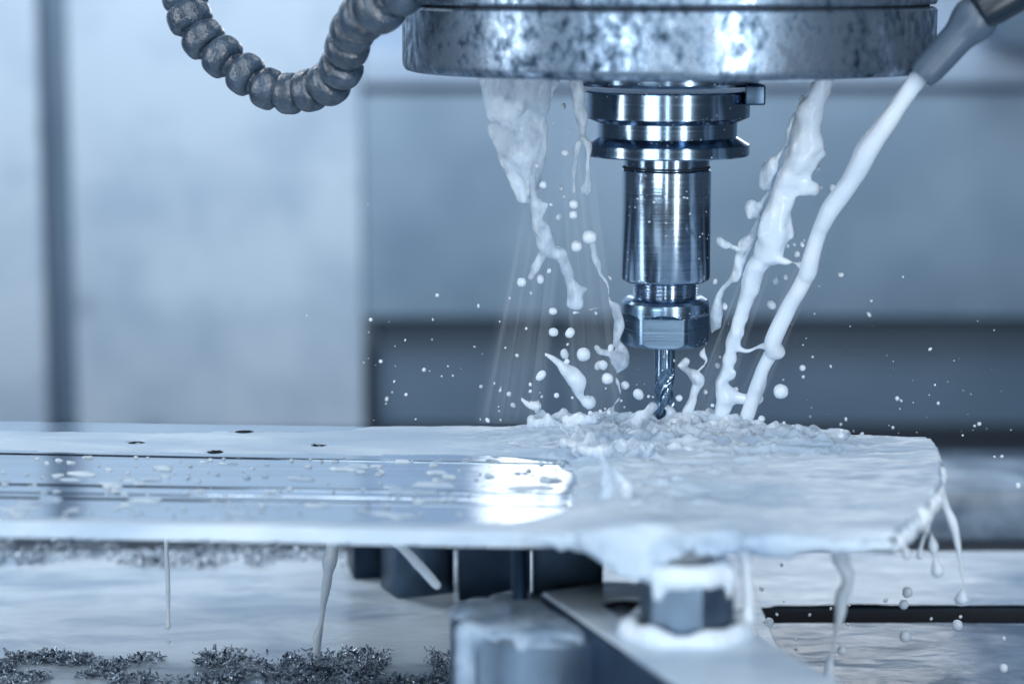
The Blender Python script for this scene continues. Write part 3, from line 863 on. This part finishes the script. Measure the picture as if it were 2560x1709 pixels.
for i in range(34):      # fingers thrown up and outwards
    a = rnd.uniform(0, 2*math.pi); rr = rnd.uniform(0.2, 1.0)
    u = math.cos(a)
    c = np.array((ctr[0] - 0.004 + u * rr * 0.055, ctr[1] - 0.010 + math.sin(a) * rr * 0.012, 0.0))
    dr = np.array((u * rnd.uniform(0.1, 1.0), math.sin(a) * 0.3, rnd.uniform(0.3, 1.0))); ln = rnd.uniform(0.002, 0.008)
    p1 = c + dr * ln * 0.5; p2 = c + dr * ln * np.array((1.2, 1, 0.85))
    r0 = rnd.uniform(0.0007, 0.0015)
    L.chain([(c, r0 * 1.3), (p1, r0 * 0.5), (p2, r0 * rnd.uniform(0.4, 0.9))])
# named features
L.pix([(1570, 1085, 12), (1590, 1062, 16), (1612, 1040, 14), (1627, 1022, 14), (1632, 1017, 14)], -0.012, -0.012)
L.pix([(1555, 1110, 18), (1600, 1090, 20), (1640, 1105, 14), (1670, 1107, 9)], -0.03, -0.03)
L.pix([(1700, 1100, 22), (1715, 1060, 22), (1740, 1048, 14), (1775, 1040, 8), (1785, 1060, 12), (1830, 1075, 14)], -0.008, -0.008)
L.pix([(1880, 1085, 8), (1893, 1066, 4), (1896, 1062, 5)], -0.01, -0.01)
L.pix([(1940, 1110, 10), (1975, 1092, 8), (2000, 1105, 7), (2030, 1100, 12), (2050, 1085, 8), (2075, 1090, 12), (2095, 1108, 10)], -0.015, -0.02)
L.pix([(2095, 1122, 8), (2130, 1115, 10), (2155, 1100, 9), (2165, 1110, 8)], -0.02, -0.02)
L.pix([(1990, 1150, 12), (2030, 1130, 10), (2060, 1140, 10), (2085, 1150, 9), (2040, 1165, 10)], -0.05, -0.045)
L.pix([(1330, 1062, 5), (1370, 1048, 7), (1410, 1060, 8), (1450, 1050, 6), (1480, 1058, 8)], 0.0, 0.0)
L.pix([(1395, 1080, 7), (1420, 1058, 4), (1440, 1040, 3), (1450, 1032, 2.5)], -0.004, -0.004)
L.pix([(1480, 1130, 22), (1475, 1105, 16), (1476, 1090, 14)], -0.055, -0.055)
L.pix([(1535, 1160, 24), (1540, 1125, 16), (1545, 1112, 10)], -0.05, -0.05)
for (x_, y_, hh_, r_, Yb) in ((1395, 1072, 22, 6, 0.0), (1432, 1070, 30, 5, -.002), (1478, 1068, 26, 7, -.004), (1520, 1066, 34, 6, -.003), (1548, 1072, 40, 8, -.006), (1590, 1075, 26, 9, -.005), (1712, 1078, 44, 8, -.004), (1745, 1080, 52, 7, -.002), (1770, 1078, 40, 8, -.004), (1830, 1085, 24, 7, -.004), (1905, 1092, 20, 5, -.004)):
    for dx in (-16, -8, 0, 8, 16):      # upright torn sheets
        L.pix([(x_ + dx, y_ + 10, r_), (x_ + dx*1.3, y_ - hh_*0.45, r_*0.6), (x_ + dx*1.6 + rnd.uniform(-4, 4), y_ - hh_ * rnd.uniform(0.6, 1.1), r_*0.35)], Yb, Yb - 0.003)
o = L.build('coolant_splash', M['sheer'], h=0.0004, amp=0.0003, freq=240, seed=51, clipz=-0.001)
tag(o, 'frothy crown of milky coolant thrown up on the plate around the cutter', 'coolant splash')

L = Liquid(0.006)      # blurred fountain nearer the camera
rnd = random.Random(31)
for (x_, y_, hh_, r_) in ((1515, 1258, 120, 13), (1560, 1262, 60, 10)):
    Yb = PZ(x_, y_, 0)[1]
    L.pix([(x_ - 16, y_, r_*1.2), (x_ - 5, y_ - hh_*0.3, r_*0.7), (x_, y_ - hh_*0.65, r_*0.55), (x_ + rnd.uniform(-12, 12), y_ - hh_, r_*0.65)], Yb, Yb + 0.006)
    L.pix([(x_ + 18, y_, r_*1.2), (x_ + 8, y_ - hh_*0.35, r_*0.6), (x_ + 14, y_ - hh_*0.7, r_*0.4)], Yb, Yb + 0.004)
o = L.build('coolant_splash', M['sheer'], h=0.0006, amp=0.0007, freq=110, seed=57, clipz=-0.001)
tag(o, 'blurred fountain of coolant on the near half of the plate right of the bright reflection', 'coolant splash')

# ------------------------------------------------------------------ coolant leaving the plate
L = Liquid(0.005)
fe = [(x, 1344 + (x - 1290) * 0.018) for x in range(1290, 2241, 38)]
rnd = random.Random(9)
for x, y in fe:
    Y = PZ(x, y, 0)[1] - 0.0015
    dn = rnd.uniform(4, 26) * (0.3 if x < 1400 else 1)
    r = rnd.uniform(10, 20) * (0.5 if x < 1400 else 1)
    L.pix([(x - 18, y + 2, r), (x, y + dn, r * 0.8), (x + 18, y + 2, r)], Y, Y)
Yf = PZ(1600, 1352, 0)[1]
for x, w, b in ((1470, 18, 30), (1500, 22, 55), (1535, 26, 90), (1570, 28, 105), (1605, 28, 85), (1650, 26, 48), (1700, 24, 34), (1755, 24, 36), (1800, 24, 40), (1840, 20, 30)):
    L.pix([(x, 1348, w), (x + (1690 - x)*0.05, 1350 + b * 0.55, w * 0.9), (x + (1690 - x)*0.10, 1350 + b, w * 0.5)], Yf - 0.003, Yf - 0.010)
o = L.build('coolant_overflow', M['film'], h=0.0008, amp=0.0012, freq=85, seed=61)
tag(o, 'thick white coolant overflow draped along the front edge of the plate above the bolt', 'coolant overflow')

def drip(pts, Y0, Y1, label, seed):
    L = Liquid(0.002); L.pix(pts, Y0, Y1, 1.22)
    o = L.build('coolant_drip', M['milk'], h=0.0005, amp=0.0003, freq=140, seed=seed)
    tag(o, label, 'coolant drip', 'coolant drips falling from the plate')
drip([ql(*p) for p in [(940, 690, 8), (946, 800, 10), (955, 950, 10), (958, 1100, 9), (957, 1200, 7), (957, 1238, 16)]], -0.03, -0.03, 'long hair-thin coolant drip under the left of the plate', 71)
drip([ql(*p) for p in [(1900, 700, 30), (1892, 780, 28), (1876, 870, 36), (1868, 930, 24), (1850, 1040, 20), (1838, 1120, 13), (1828, 1220, 12), (1806, 1310, 22), (1801, 1380, 20)]], -0.03, -0.03, 'thick wavy coolant drip under the plate left of the dark block', 72)
drip([qc(*p) for p in [(20, 800, 50), (30, 880, 24), (38, 1000, 18), (45, 1130, 20), (40, 1215, 36)]], Yf + 0.004, Yf, 'bulb-ended coolant drip hanging right beside the blurred bolt', 73)
drip([qc(*p) for p in [(560, 800, 50), (560, 880, 40), (595, 960, 30), (592, 1030, 26), (565, 1080, 30), (553, 1180, 28), (530, 1280, 13), (508, 1380, 10), (495, 1450, 20), (490, 1540, 30), (480, 1620, 16)]], Yf + 0.03, Yf + 0.06, 'long crooked coolant drip reaching the bottom of the picture at the lower right', 74)
Yr = PZ(2345, 1222, 0)[1]
drip([qc(*p) for p in [(890, 720, 26), (900, 780, 10), (922, 850, 27)]], Yr - 0.03, Yr - 0.03, 'short stubby coolant drip, leftmost of those at the right end of the plate', 75)
drip([qc(*p) for p in [(1095, 580, 18), (1050, 660, 9), (1025, 740, 9), (1000, 810, 10), (992, 860, 18)]], Yr, Yr, 'thin slanting coolant drip, second from left at the right end of the plate', 76)
drip([qc(*p) for p in [(1010, 590, 20), (1040, 670, 7), (1058, 740, 9), (1068, 800, 21), (1078, 870, 8), (1092, 940, 34)]], Yr - 0.004, Yr - 0.004, 'coolant drip with a large round bulb at the right end of the plate', 77)
drip([qc(*p) for p in [(1100, 480, 22), (1112, 530, 26), (1140, 600, 22), (1170, 670, 24), (1200, 780, 18), (1214, 880, 12), (1228, 970, 9), (1233, 1040, 9), (1228, 1095, 33)]], Yr + 0.008, Yr + 0.008, 'longest coolant drip curving off the rightmost corner of the plate', 78)
drip([(975, 1338, 9), (1010, 1372, 10), (1050, 1415, 10), (1092, 1462, 9)], 0.05, 0.05, 'diagonal coolant trickle crossing in front of the scratched support block', 79)
L = Liquid(0.004)
for i in range(16):
    f = i / 15; a = endpt(0.02 + 0.62 * f)
    L.cap(a + np.array((0.0, 0, -0.0005)), 0.0020, a + np.array((-0.001, -0.001, -0.003 - 0.002*rnd.random())), 0.0016)
o = L.build('coolant_overflow', M['milk'], h=0.0007, amp=0.0010, freq=120, seed=63)
tag(o, 'thin coolant rim clinging to the rounded right end of the plate', 'coolant overflow')

# thin see-through sheets of spray
m, nt, b = mat('thin_spray')
b.inputs['Base Color'].default_value = (0.70, 0.79, 0.88, 1); b.inputs['Roughness'].default_value = 0.4
tcn = nt.nodes.new('ShaderNodeUVMap')
mp = nt.nodes.new('ShaderNodeMapping'); mp.inputs['Scale'].default_value = (9, 0.5, 1)
nt.links.new(tcn.outputs['UV'], mp.inputs['Vector'])
nn = node(nt, 'ShaderNodeTexNoise', Scale=1.0, Detail=3, Distortion=0.35); nt.links.new(mp.outputs['Vector'], nn.inputs['Vector'])
st_ = ramp(nt, nn.outputs['Fac'], [(0.35, 0.03), (0.75, 0.20)])
sx_ = nt.nodes.new('ShaderNodeSeparateXYZ'); nt.links.new(tcn.outputs['UV'], sx_.inputs[0])
eu = ramp(nt, sx_.outputs['X'], [(0.0, 0.0), (0.15, 1.0), (0.85, 1.0), (1.0, 0.0)])
ev = ramp(nt, sx_.outputs['Y'], [(0.0, 0.0), (0.25, 0.8), (0.9, 1.0), (1.0, 0.7)])
nt.links.new(mixc(nt, 1.0, mixc(nt, 1.0, st_, eu, 'MULTIPLY'), ev, 'MULTIPLY'), b.inputs['Alpha'])
M['spray'] = m
def veil(q, top, bot, Y0, Y1, bulge, label):
    NU_, NV_ = 24, 30; V = []; Fq = []; UV = []
    for j in range(NV_ + 1):
        v = j / NV_
        for i in range(NU_ + 1):
            u = i / NU_
            x = (top[0] + (top[1]-top[0])*u) * (1-v) + (bot[0] + (bot[1]-bot[0])*u) * v
            y = top[2]*(1-v) + bot[2]*v
            Y = Y0 + (Y1-Y0)*v - bulge * math.sin(math.pi*u) * (0.3 + v) + 0.002*math.sin(u*17 + v*3)
            V.append(PY(*q(x, y, 1)[:2], Y)); UV.append((u, v))
    for j in range(NV_):
        for i in range(NU_):
            a = j*(NU_+1) + i; Fq.append((a, a+1, a+NU_+2, a+NU_+1))
    me = mesh_np('coolant_veil', V, Fq)
    uv = me.uv_layers.new(name='UVMap')
    for l in me.loops: uv.data[l.index].uv = UV[l.vertex_index]
    o = link('coolant_veil', me, M['spray']); tag(o, label, 'spray veil')
veil(q5, (225, 420, 420), (0, 330, 1530), -0.018, 0.002, 0.008, 'faint see-through veil of spray under the broad coolant curtain at left')
veil(q5, (360, 480, 60), (400, 700, 1500), -0.028, 0.004, 0.010, 'faint see-through veil of spray between the two-pronged strand and the cutter')
veil(q6, (440, 560, 330), (-20, 170, 1540), -0.020, 0.004, 0.006, 'faint see-through veil of spray behind the ragged coolant jet')
veil(q6, (600, 720, 520), (170, 300, 1540), -0.010, 0.004, 0.004, 'faint see-through veil of spray behind the lower half of the smooth jet')

# ------------------------------------------------------------------ droplets
def ico(name):
    bm = bmesh.new(); bmesh.ops.create_icosphere(bm, subdivisions=3, radius=1.0)
    for v in bm.verts:
        n = v.co.copy(); v.co *= 1 + 0.04 * math.sin(3*n.x + 1) * math.cos(2*n.y + n.z*3)
    me = bm_mesh(name, bm); me.materials.append(M['milk']); me.shade_smooth(); return me
drop_me = ico('coolant_droplet')
def drops(lst, label, Yr_, seed, group):
    rnd = random.Random(seed)
    for (x, y, r) in lst:
        Y = rnd.uniform(*Yr_)
        o = bpy.data.objects.new('coolant_droplet', drop_me); COL.objects.link(o)
        o.location = PY(x, y, Y)
        s = r * (Y - CAM[1]) / F
        st = rnd.uniform(0.85, 1.6)
        o.scale = (s * rnd.uniform(0.9, 1.05), s, s * st)
        o.rotation_euler = (rnd.uniform(-.5, .5), rnd.uniform(-.8, .8), rnd.uniform(0, 3))
        tag(o, label, 'droplet', group)
def one(p, label, Y=0.0, el=1.0, rot=0.0):
    o = bpy.data.objects.new('coolant_droplet', drop_me); COL.objects.link(o)
    s = p[2] * (Y - CAM[1]) / F
    o.location = PY(p[0], p[1], Y); o.scale = (s, s, s * el); o.rotation_euler = (0, rot, 0)
    tag(o, label, 'droplet', 'coolant droplets in the air')
GA = 'coolant droplets in the air'
D6 = [(608,321,12),(583,408,13),(580,388,7),(600,492,10),(650,494,14),(460,742,10),(485,735,8),(530,718,7),(520,735,10),(453,873,12)]
drops([q6(*p) for p in D6], 'small coolant droplet flying between the ragged jet and the smooth jet', (-0.025, -0.01), 1, GA)
one(q6(410, 885, 15), 'pear-shaped coolant droplet between the two jets, below the bridging thread', -0.01, 1.5, 0.2)
one(q6(497, 776, 15), 'round coolant droplet just above the bridging thread of the two jets', -0.012)
one(q6(390, 992, 18), 'tilted oval coolant droplet between the two jets', -0.005, 1.25, -0.9)
one(q6(430, 1360, 33), 'largest round coolant droplet right of the smooth jet', -0.025)
one(q6(685, 864, 14), 'lone oval coolant droplet right of the smooth jet at mid height', 0.0, 0.8)
one(q6(522, 1260, 14), 'bright round coolant droplet above the largest one right of the jet', 0.0)
D6b = [(805,1033,8),(815,975,6),(525,1298,7),(565,1213,5),(642,1253,5),(347,1476,14),(443,1495,6),(480,1517,10),(583,1518,7),(707,1478,6),(685,1500,6),(555,1467,4),(925,1390,9),(942,1399,5),(907,1514,6),(775,1545,9),(1100,1410,7),(1066,1180,7),(1086,1332,5),(725,1083,3),(573,1030,4),(593,912,3),(950,873,5),(440,1310,4)]
rnd = random.Random(77)
D6b += [(rnd.uniform(450, 1420), 1540 - 500 * rnd.random() ** 1.6, rnd.uniform(1.2, 3)) for _ in range(40)]
drops([q6(*p) for p in D6b], 'tiny coolant droplet against the dark cover right of the jets', (-0.03, 0.04), 2, GA)
drops([q6(*p) for p in [(149,893,12),(190,998,13),(160,1250,11),(170,1213,5),(236,1352,13),(108,1362,8),(138,1418,8)]], 'small coolant droplet between the cutter and the ragged jet', (-0.01, 0.005), 3, GA)
D5 = [(310,492,18),(400,148,9),(405,353,16),(400,543,8),(390,508,12),(344,578,8),(378,632,12),(336,866,10),(355,225,4),(340,298,5),(425,255,5),(283,410,8)]
drops([q5(*p) for p in D5], 'small coolant droplet between the broad curtain and the two-pronged strand', (-0.03, -0.01), 4, GA)
one(q5(443, 577, 21), 'upper droplet of the stacked pair under the two-pronged strand', -0.025)
one(q5(441, 623, 19), 'lower droplet of the stacked pair under the two-pronged strand', -0.025)
one(q5(512, 720, 33), 'large blurred coolant droplet left of the shank', -0.035, 0.95)
one(q5(455, 760, 25), 'blurred coolant droplet just lower left of the large one beside the shank', -0.04)
one(q5(216, 916, 21), 'round droplet at the far left below the forked strand', -0.012)
one(q5(298, 903, 16), 'upright oval droplet under the left fork of the strand', -0.012, 1.35)
one(q5(486, 1230, 31), 'largest droplet in the group left of the collet nut', -0.02)
one(q5(590, 1335, 26), 'blurred droplet left of the cutter below the wavy strand', -0.04)
one(q5(353, 1042, 19), 'oval droplet midway down the left spray, topmost of three', -0.01, 0.85)
one(q5(355, 1133, 22), 'oval droplet midway down the left spray, lower left of three', -0.01, 0.9)
one(q5(427, 1136, 20), 'tilted oval droplet midway down the left spray, lower right of three', -0.01, 1.25, 0.6)
D5b = [(403,1228,18),(413,1262,12),(570,1276,22),(604,1203,13),(667,1364,20),(550,1278,15),(300,1322,18),(368,1408,12),(254,1360,7),(254,1390,7),(304,1413,5),(437,1418,7),(257,962,5),(416,1186,5),(236,1117,6),(196,1234,8),(540,1050,6)]
drops([q5(*p) for p in D5b], 'small coolant droplet above the splash left of the cutter', (-0.02, 0.01), 5, GA)
D5c = [(39,1370,7),(123,1386,6),(161,1402,10),(178,1450,10),(68,1516,9),(118,1476,4),(164,985,4),(28,1018,6)]
D5c = [q5(*p) for p in D5c] + [(1093,738,5),(927,799,5),(952,903,5),(1060,924,5),(1015,986,4),(967,997,4),(1201,966,3),(920,510,2),(767,789,2),(1013,1092,3)]
D5c += [(rnd.uniform(900, 1350), 1050 - 260 * rnd.random() ** 1.8, rnd.uniform(1, 2.6)) for _ in range(34)]
drops(D5c, 'tiny coolant droplet in the air over the back of the plate at left', (-0.02, 0.03), 6, GA)
for p, lab, Y_ in (((925,1060,30), 'upper droplet of the touching pair under the stubby drip at the right plate end', -0.06),
        ((905,1128,27), 'lower droplet of the touching pair, level with the dark table slot', -0.06),
        ((913,1302,34), 'largest round droplet over the table below the touching pair', -0.07),
        ((564,1380,27), 'blurred droplet just right of the long crooked drip at lower right', -0.08),
        ((1202,1242,30), 'egg-shaped droplet below the longest drip at lower right', -0.04),
        ((1458,1480,25), 'oval droplet nearest the lower right corner of the picture', -0.06),
        ((162,1226,26), 'round droplet over the table right of the bulb-ended drip', -0.03)):
    one(qc(*p), lab, Y_, 1.1)
Dc = [(1459,1317,12),(805,1104,14),(598,1238,9),(502,1150,8),(385,1184,8),(204,1182,8),(309,1321,8),(1219,1196,10),(1057,1207,8),(230,910,11),(118,1043,12),(243,1112,5),(604,1130,8),(418,1424,5),(1537,472,17),(1448,310,10),(1407,312,6)]
drops([qc(*p) for p in Dc], 'small coolant droplet falling in front of the table at lower right', (-0.06, 0.0), 8, GA)
Dc = [(672,192,12),(586,104,7),(425,156,10),(290,154,13),(244,126,8),(845,150,7),(1322,131,12),(1297,142,8),(1231,194,7)]
drops([qc(*p) for p in Dc], 'small bright coolant droplet just above the right end of the plate', (-0.03, 0.01), 9, GA)
one(ql(957, 1330, 15), 'small droplet just fallen from the hair-thin drip at left', -0.03, 0.8)
D7 = [(540,900,3),(530,1050,6),(600,1045,5),(640,1160,14),(680,1165,8),(385,1200,12),(925,1175,34),(415,1258,9),(1175,1120,18),(1235,1243,20),(1450,1338,8),(1695,1370,34),(95,1315,22),(190,1300,18),(235,1275,9),(270,1310,20),(178,1360,12),(545,1140,50),(782,790,8),(880,825,10),(770,915,9),(798,1270,9),(1385,480,5),(1310,630,4),(240,1085,9)]
drops([q7(*p) for p in D7], 'small coolant droplet close around the cutter', (-0.015, -0.005), 10, GA)

# ------------------------------------------------------------------ segmented coolant hose
def hose(pts):
    root = empty('coolant_hose', PY(669, 223, 0), 'dark segmented ball-joint coolant hose sagging across the upper left, wet and speckled', 'hose')
    n = len(pts)
    for i in range(n):
        x, y, r, Y = pts[i]
        p = PY(x, y, Y)
        q = PY(*pts[min(i+1, n-1)][:2], pts[min(i+1, n-1)][3]); q0 = PY(*pts[max(i-1, 0)][:2], pts[max(i-1, 0)][3])
        ax = Vector(q - q0).normalized()
        rr = r * (Y - CAM[1]) / F
        pr = []
        tilt = 1 + 0.03 * math.sin(i * 5.1)
        for k in range(17):
            t = -0.60 + k / 16 * 1.15
            w = tilt * (1 - 0.30 * abs(t / 0.62) ** 3.2 - 0.05 * (t > 0.42))
            pr.append((rr * w, t * rr))
        pr = [(rr * 0.45, -0.60 * rr)] + pr + [(rr * 0.60, 0.57 * rr), (rr * 0.5, 0.75 * rr)]
        o = lathe('hose_segment', pr, M['hose'], root, tuple(p), 48, 40, tuple(ax))
    return root
hose([(452, -60, 60, 0.02), (462, -10, 60, 0.018), (474, 44, 58, 0.015), (508, 98, 55, 0.012), (556, 142, 54, 0.008), (614, 186, 54, 0.004), (670, 222, 54, 0.0), (724, 234, 54, -0.002), (774, 226, 54, -0.006), (822, 208, 56, -0.012), (852, 170, 56, -0.018), (868, 118, 58, -0.026), (882, 76, 60, -0.034), (908, 42, 64, -0.042), (948, 14, 70, -0.052), (1000, -22, 62, -0.058), (1050, -50, 58, -0.06)])

# ------------------------------------------------------------------ nozzle
nz = empty('coolant_nozzle', PY(2360, 110, -0.065), 'plain blue-grey plastic coolant nozzle pointing down left at the upper right', 'nozzle')
Yn = -0.064
a = PY(2302, 195, Yn); c = PY(2430, 55, Yn)
ax = Vector(c - a); Ln = ax.length; k = (Yn - CAM[1]) / F
lathe('nozzle_tube', [(24*k, 0.002), (34*k, 0.0), (36*k, 0.0006), (40*k, 0.004), (42*k, Ln * 0.72), (45*k, Ln * 0.80), (54*k, Ln * 0.93), (58*k, Ln * 1.05), (54*k, Ln * 1.16), (45*k, Ln * 1.16)], M['nozzle'], nz, tuple(a), 64, 35, tuple(ax))
e = PY(2462, 22, Yn)
lathe('ball_joint', [(math.sin(math.pi * (i + .5) / 14) * 52*k, -math.cos(math.pi * (i + .5) / 14) * 52*k) for i in range(14)], M['nozzle'], nz, tuple(PY(2448, 36, Yn)), 48, 60, tuple(ax))
lathe('dark_collar', [(30*k, -0.006), (50*k, -0.005), (56*k, 0.0), (56*k, 0.012), (30*k, 0.012)], M['dark_plastic'], nz, tuple(PY(2478, 8, Yn - 0.004)), 48, 35, tuple(ax + Vector((0.01, 0, -0.004))))

# ------------------------------------------------------------------ fixture under the plate
def box_on(name, px, pyb, sx, sy, ztop, rot, mt, label, cat, zbase=TZ):
    p = PZ(px, pyb, zbase)
    h = ztop - zbase
    o = box(name, (p[0], p[1] + sy/2, zbase + h/2 - 0.002), (sx, sy, h + 0.004), mt, None, rot, 0.0008)
    return tag(o, label, cat)
box_on('support_block', 1040, 1470, 0.026, 0.022, -0.035, R(22), M['dark_steel'], 'scratched dark steel block standing under the plate, left of the riser', 'support block')
box_on('support_block', 955, 1425, 0.030, 0.03, -0.035, R(10), M['black'], 'black block under the plate, behind and left of the scratched block', 'support block')
box_on('support_block', 1232, 1478, 0.030, 0.03, -0.045, R(3), M['black'], 'low black speckled block tucked behind the round riser', 'support block')
zR = -0.034
pc = PZ(1372, 1540, zR); rR = abs(pc[0] - PZ(1121, 1540, zR)[0])
rs = empty('riser', (pc[0], pc[1], zR), 'round steel riser post under the front edge of the plate, capped with coolant', 'riser')
lathe('post', [(0.01, -0.15), (rR - 0.0005, -0.15), (rR - 0.0005, zR - 0.0015), (rR - 0.002, zR), (0.01, zR)], M['post'], rs, (pc[0], pc[1], 0), 128, 30)
L = Liquid(0.003)
L.k = 0.005
for i in range(110):
    a = i * 2.399; q = math.sqrt((i + .5) / 110) * (rR - 0.0016)
    L.cap((pc[0] + q*math.cos(a), pc[1] + q*math.sin(a), zR - 0.0012), 0.0024, (pc[0] + q*math.cos(a)*.95, pc[1] + q*math.sin(a)*.95, zR - 0.0012), 0.0024)
d = R(232)
for ang, ln, r in ((R(212), 0.05, 0.0022), (R(218), 0.06, 0.0026)):
    q = np.array((pc[0] + rR*math.cos(ang), pc[1] + rR*math.sin(ang), zR)); L.cap(q, r, q + np.array((0, 0, -ln)), r * 0.9)
M['thin'] = coolant_mat('thin_coolant', (0.20, 0.29, 0.41), (0.44, 0.56, 0.70), 60, rough=0.25, thr=(0.35, 0.65))
o = L.build('coolant_puddle', M['thin'], h=0.0008, amp=0.0006, freq=80, seed=81)
tag(o, 'coolant puddle on top of the round riser, dribbling down its left side', 'coolant')
b3 = PY(1390, 1400, -0.125)
o = box('fixture_block', (b3[0] + 0.004, -0.118, -0.020), (0.024, 0.02, 0.030), M['black'], bevel=0.001)
tag(o, 'dark stained fixture block between the plate and the riser, beside the bolt', 'fixture block')
p = PY(1300, 1420, -0.135)
o = lathe('threaded_stud', [(0.0026 + (0.0003 if i % 2 else 0), -0.036 + i * 0.0005) for i in range(62)], M['dark_steel'], None, (p[0], p[1], 0), 40)
tag(o, 'thin upright steel stud standing on the riser under the plate edge', 'stud')

# strap clamp
zC = -0.030
A = PZ(1351, 1486, zC); B = PZ(1675, 1709, zC)
dv = (B - A)[:2]; dv = dv / np.linalg.norm(dv); nv = np.array((-dv[1], dv[0]))      # nv to the right
Wc = 0.046
a0 = A[:2]; poly = [a0, a0 + dv*0.24, a0 + dv*0.24 + nv*Wc, a0 + nv*Wc + dv*0.004, a0 + nv*(Wc - 0.02) - dv*0.006]
bolt = PZ(1716, 1588, zC)
cl = empty('strap_clamp', (bolt[0], bolt[1], zC - 0.02), 'dark steel strap clamp running to the lower right corner, its top white with coolant', 'clamp')
body = link('clamp_bar', bm_mesh('clamp_bar', extrude_poly(poly, zC - 0.034, zC, 0.0012)), M['dark_steel'], cl, angle=30)
def slot(z0, z1, r):
    c0 = a0 + dv * 0.026 + nv * (Wc * 0.47); c1 = c0 + dv * 0.042
    pts = []
    base = math.atan2(dv[1], dv[0])
    for i in range(17): t = base + math.pi/2 + math.pi * i / 16; pts.append(c0 + r * np.array((math.cos(t), math.sin(t))))
    for i in range(17): t = base - math.pi/2 + math.pi * i / 16; pts.append(c1 + r * np.array((math.cos(t), math.sin(t))))
    return link('cut', bm_mesh('cut', extrude_poly(pts, z0, z1)), M['void'])
cut(body, [slot(zC - 0.05, zC + 0.01, 0.0085)])
cen = np.mean(poly, 0)
inner = [p + (cen - p) / np.linalg.norm(cen - p) * 0.0012 for p in poly]
o = link('coolant_puddle', bm_mesh('coolant_puddle', extrude_poly(inner, zC + 0.0002, zC + 0.0014, 0.0010)), M['film'], None, angle=60)
cut(o, [slot(zC - 0.05, zC + 0.01, 0.0092)])
for i_ in range(1, len(o.data.materials)): o.data.materials[i_] = M['film']
o.data.shade_smooth()
tag(o, 'white coolant layer lying on top of the strap clamp', 'coolant')
# bolt
bt = empty('clamp_nut', tuple(bolt), 'large blurred hexagonal nut on the strap clamp, drenched in coolant', 'nut')
bx, by = bolt[0], bolt[1]
def hexr(r, z, t):
    ph = ((t + R(18)) % (math.pi/3)) - math.pi/6
    return min(r, 0.0134 / math.cos(ph))
lathe('washer', [(0.008, zC + 0.0016), (0.0178, zC + 0.0016), (0.018, zC + 0.0022), (0.018, zC + 0.0042), (0.0172, zC + 0.0048), (0.008, zC + 0.0048)], M['steel'], bt, (bx, by, 0), 96)
pr = [(0.007, zC + 0.005), (0.0136, zC + 0.005), (0.0150, zC + 0.0062)] + [(0.0152, zC + 0.0065 + i * 0.0013) for i in range(10)] + [(0.0146, zC + 0.0198), (0.0132, zC + 0.0208), (0.0072, zC + 0.0210)]
lathe('hex_nut', pr, M['post'], bt, (bx, by, 0), 240, 20, None, hexr)
lathe('stud_end', [(0.002, zC), (0.0062, zC), (0.0062, zC + 0.0175), (0.0055, zC + 0.018), (0.002, zC + 0.018)], M['black'], bt, (bx, by, 0), 64)
L = Liquid(0.003)
for i in range(30):
    a = 2*math.pi*i/30; q = 0.0112
    L.cap((bx + q*math.cos(a), by + q*math.sin(a), zC + 0.0212), 0.0026, (bx + q*math.cos(a+.2), by + q*math.sin(a+.2), zC + 0.0212), 0.0028)
for i in range(26):
    a = 2*math.pi*i/26
    q = 0.0175
    r = 0.0016 + 0.0016*abs(math.sin(i*2.3))
    L.cap((bx + q*math.cos(a), by + q*math.sin(a), zC + 0.003), r, (bx + (q+.001)*math.cos(a+.15), by + (q+.001)*math.sin(a+.15), zC + 0.002), r)
for ang, ln in ((R(228), 0.005), (R(335), 0.006)):
    q = np.array((bx + 0.0138*math.cos(ang), by + 0.0138*math.sin(ang), zC + 0.0205)); L.cap(q, 0.0020, q + np.array((0, 0, -ln)), 0.0016)
o = L.build('coolant_puddle', M['milk'], h=0.0008, amp=0.0006, freq=120, seed=83)
tag(o, 'coolant ring coating the rim and foot of the large blurred hexagonal nut', 'coolant')
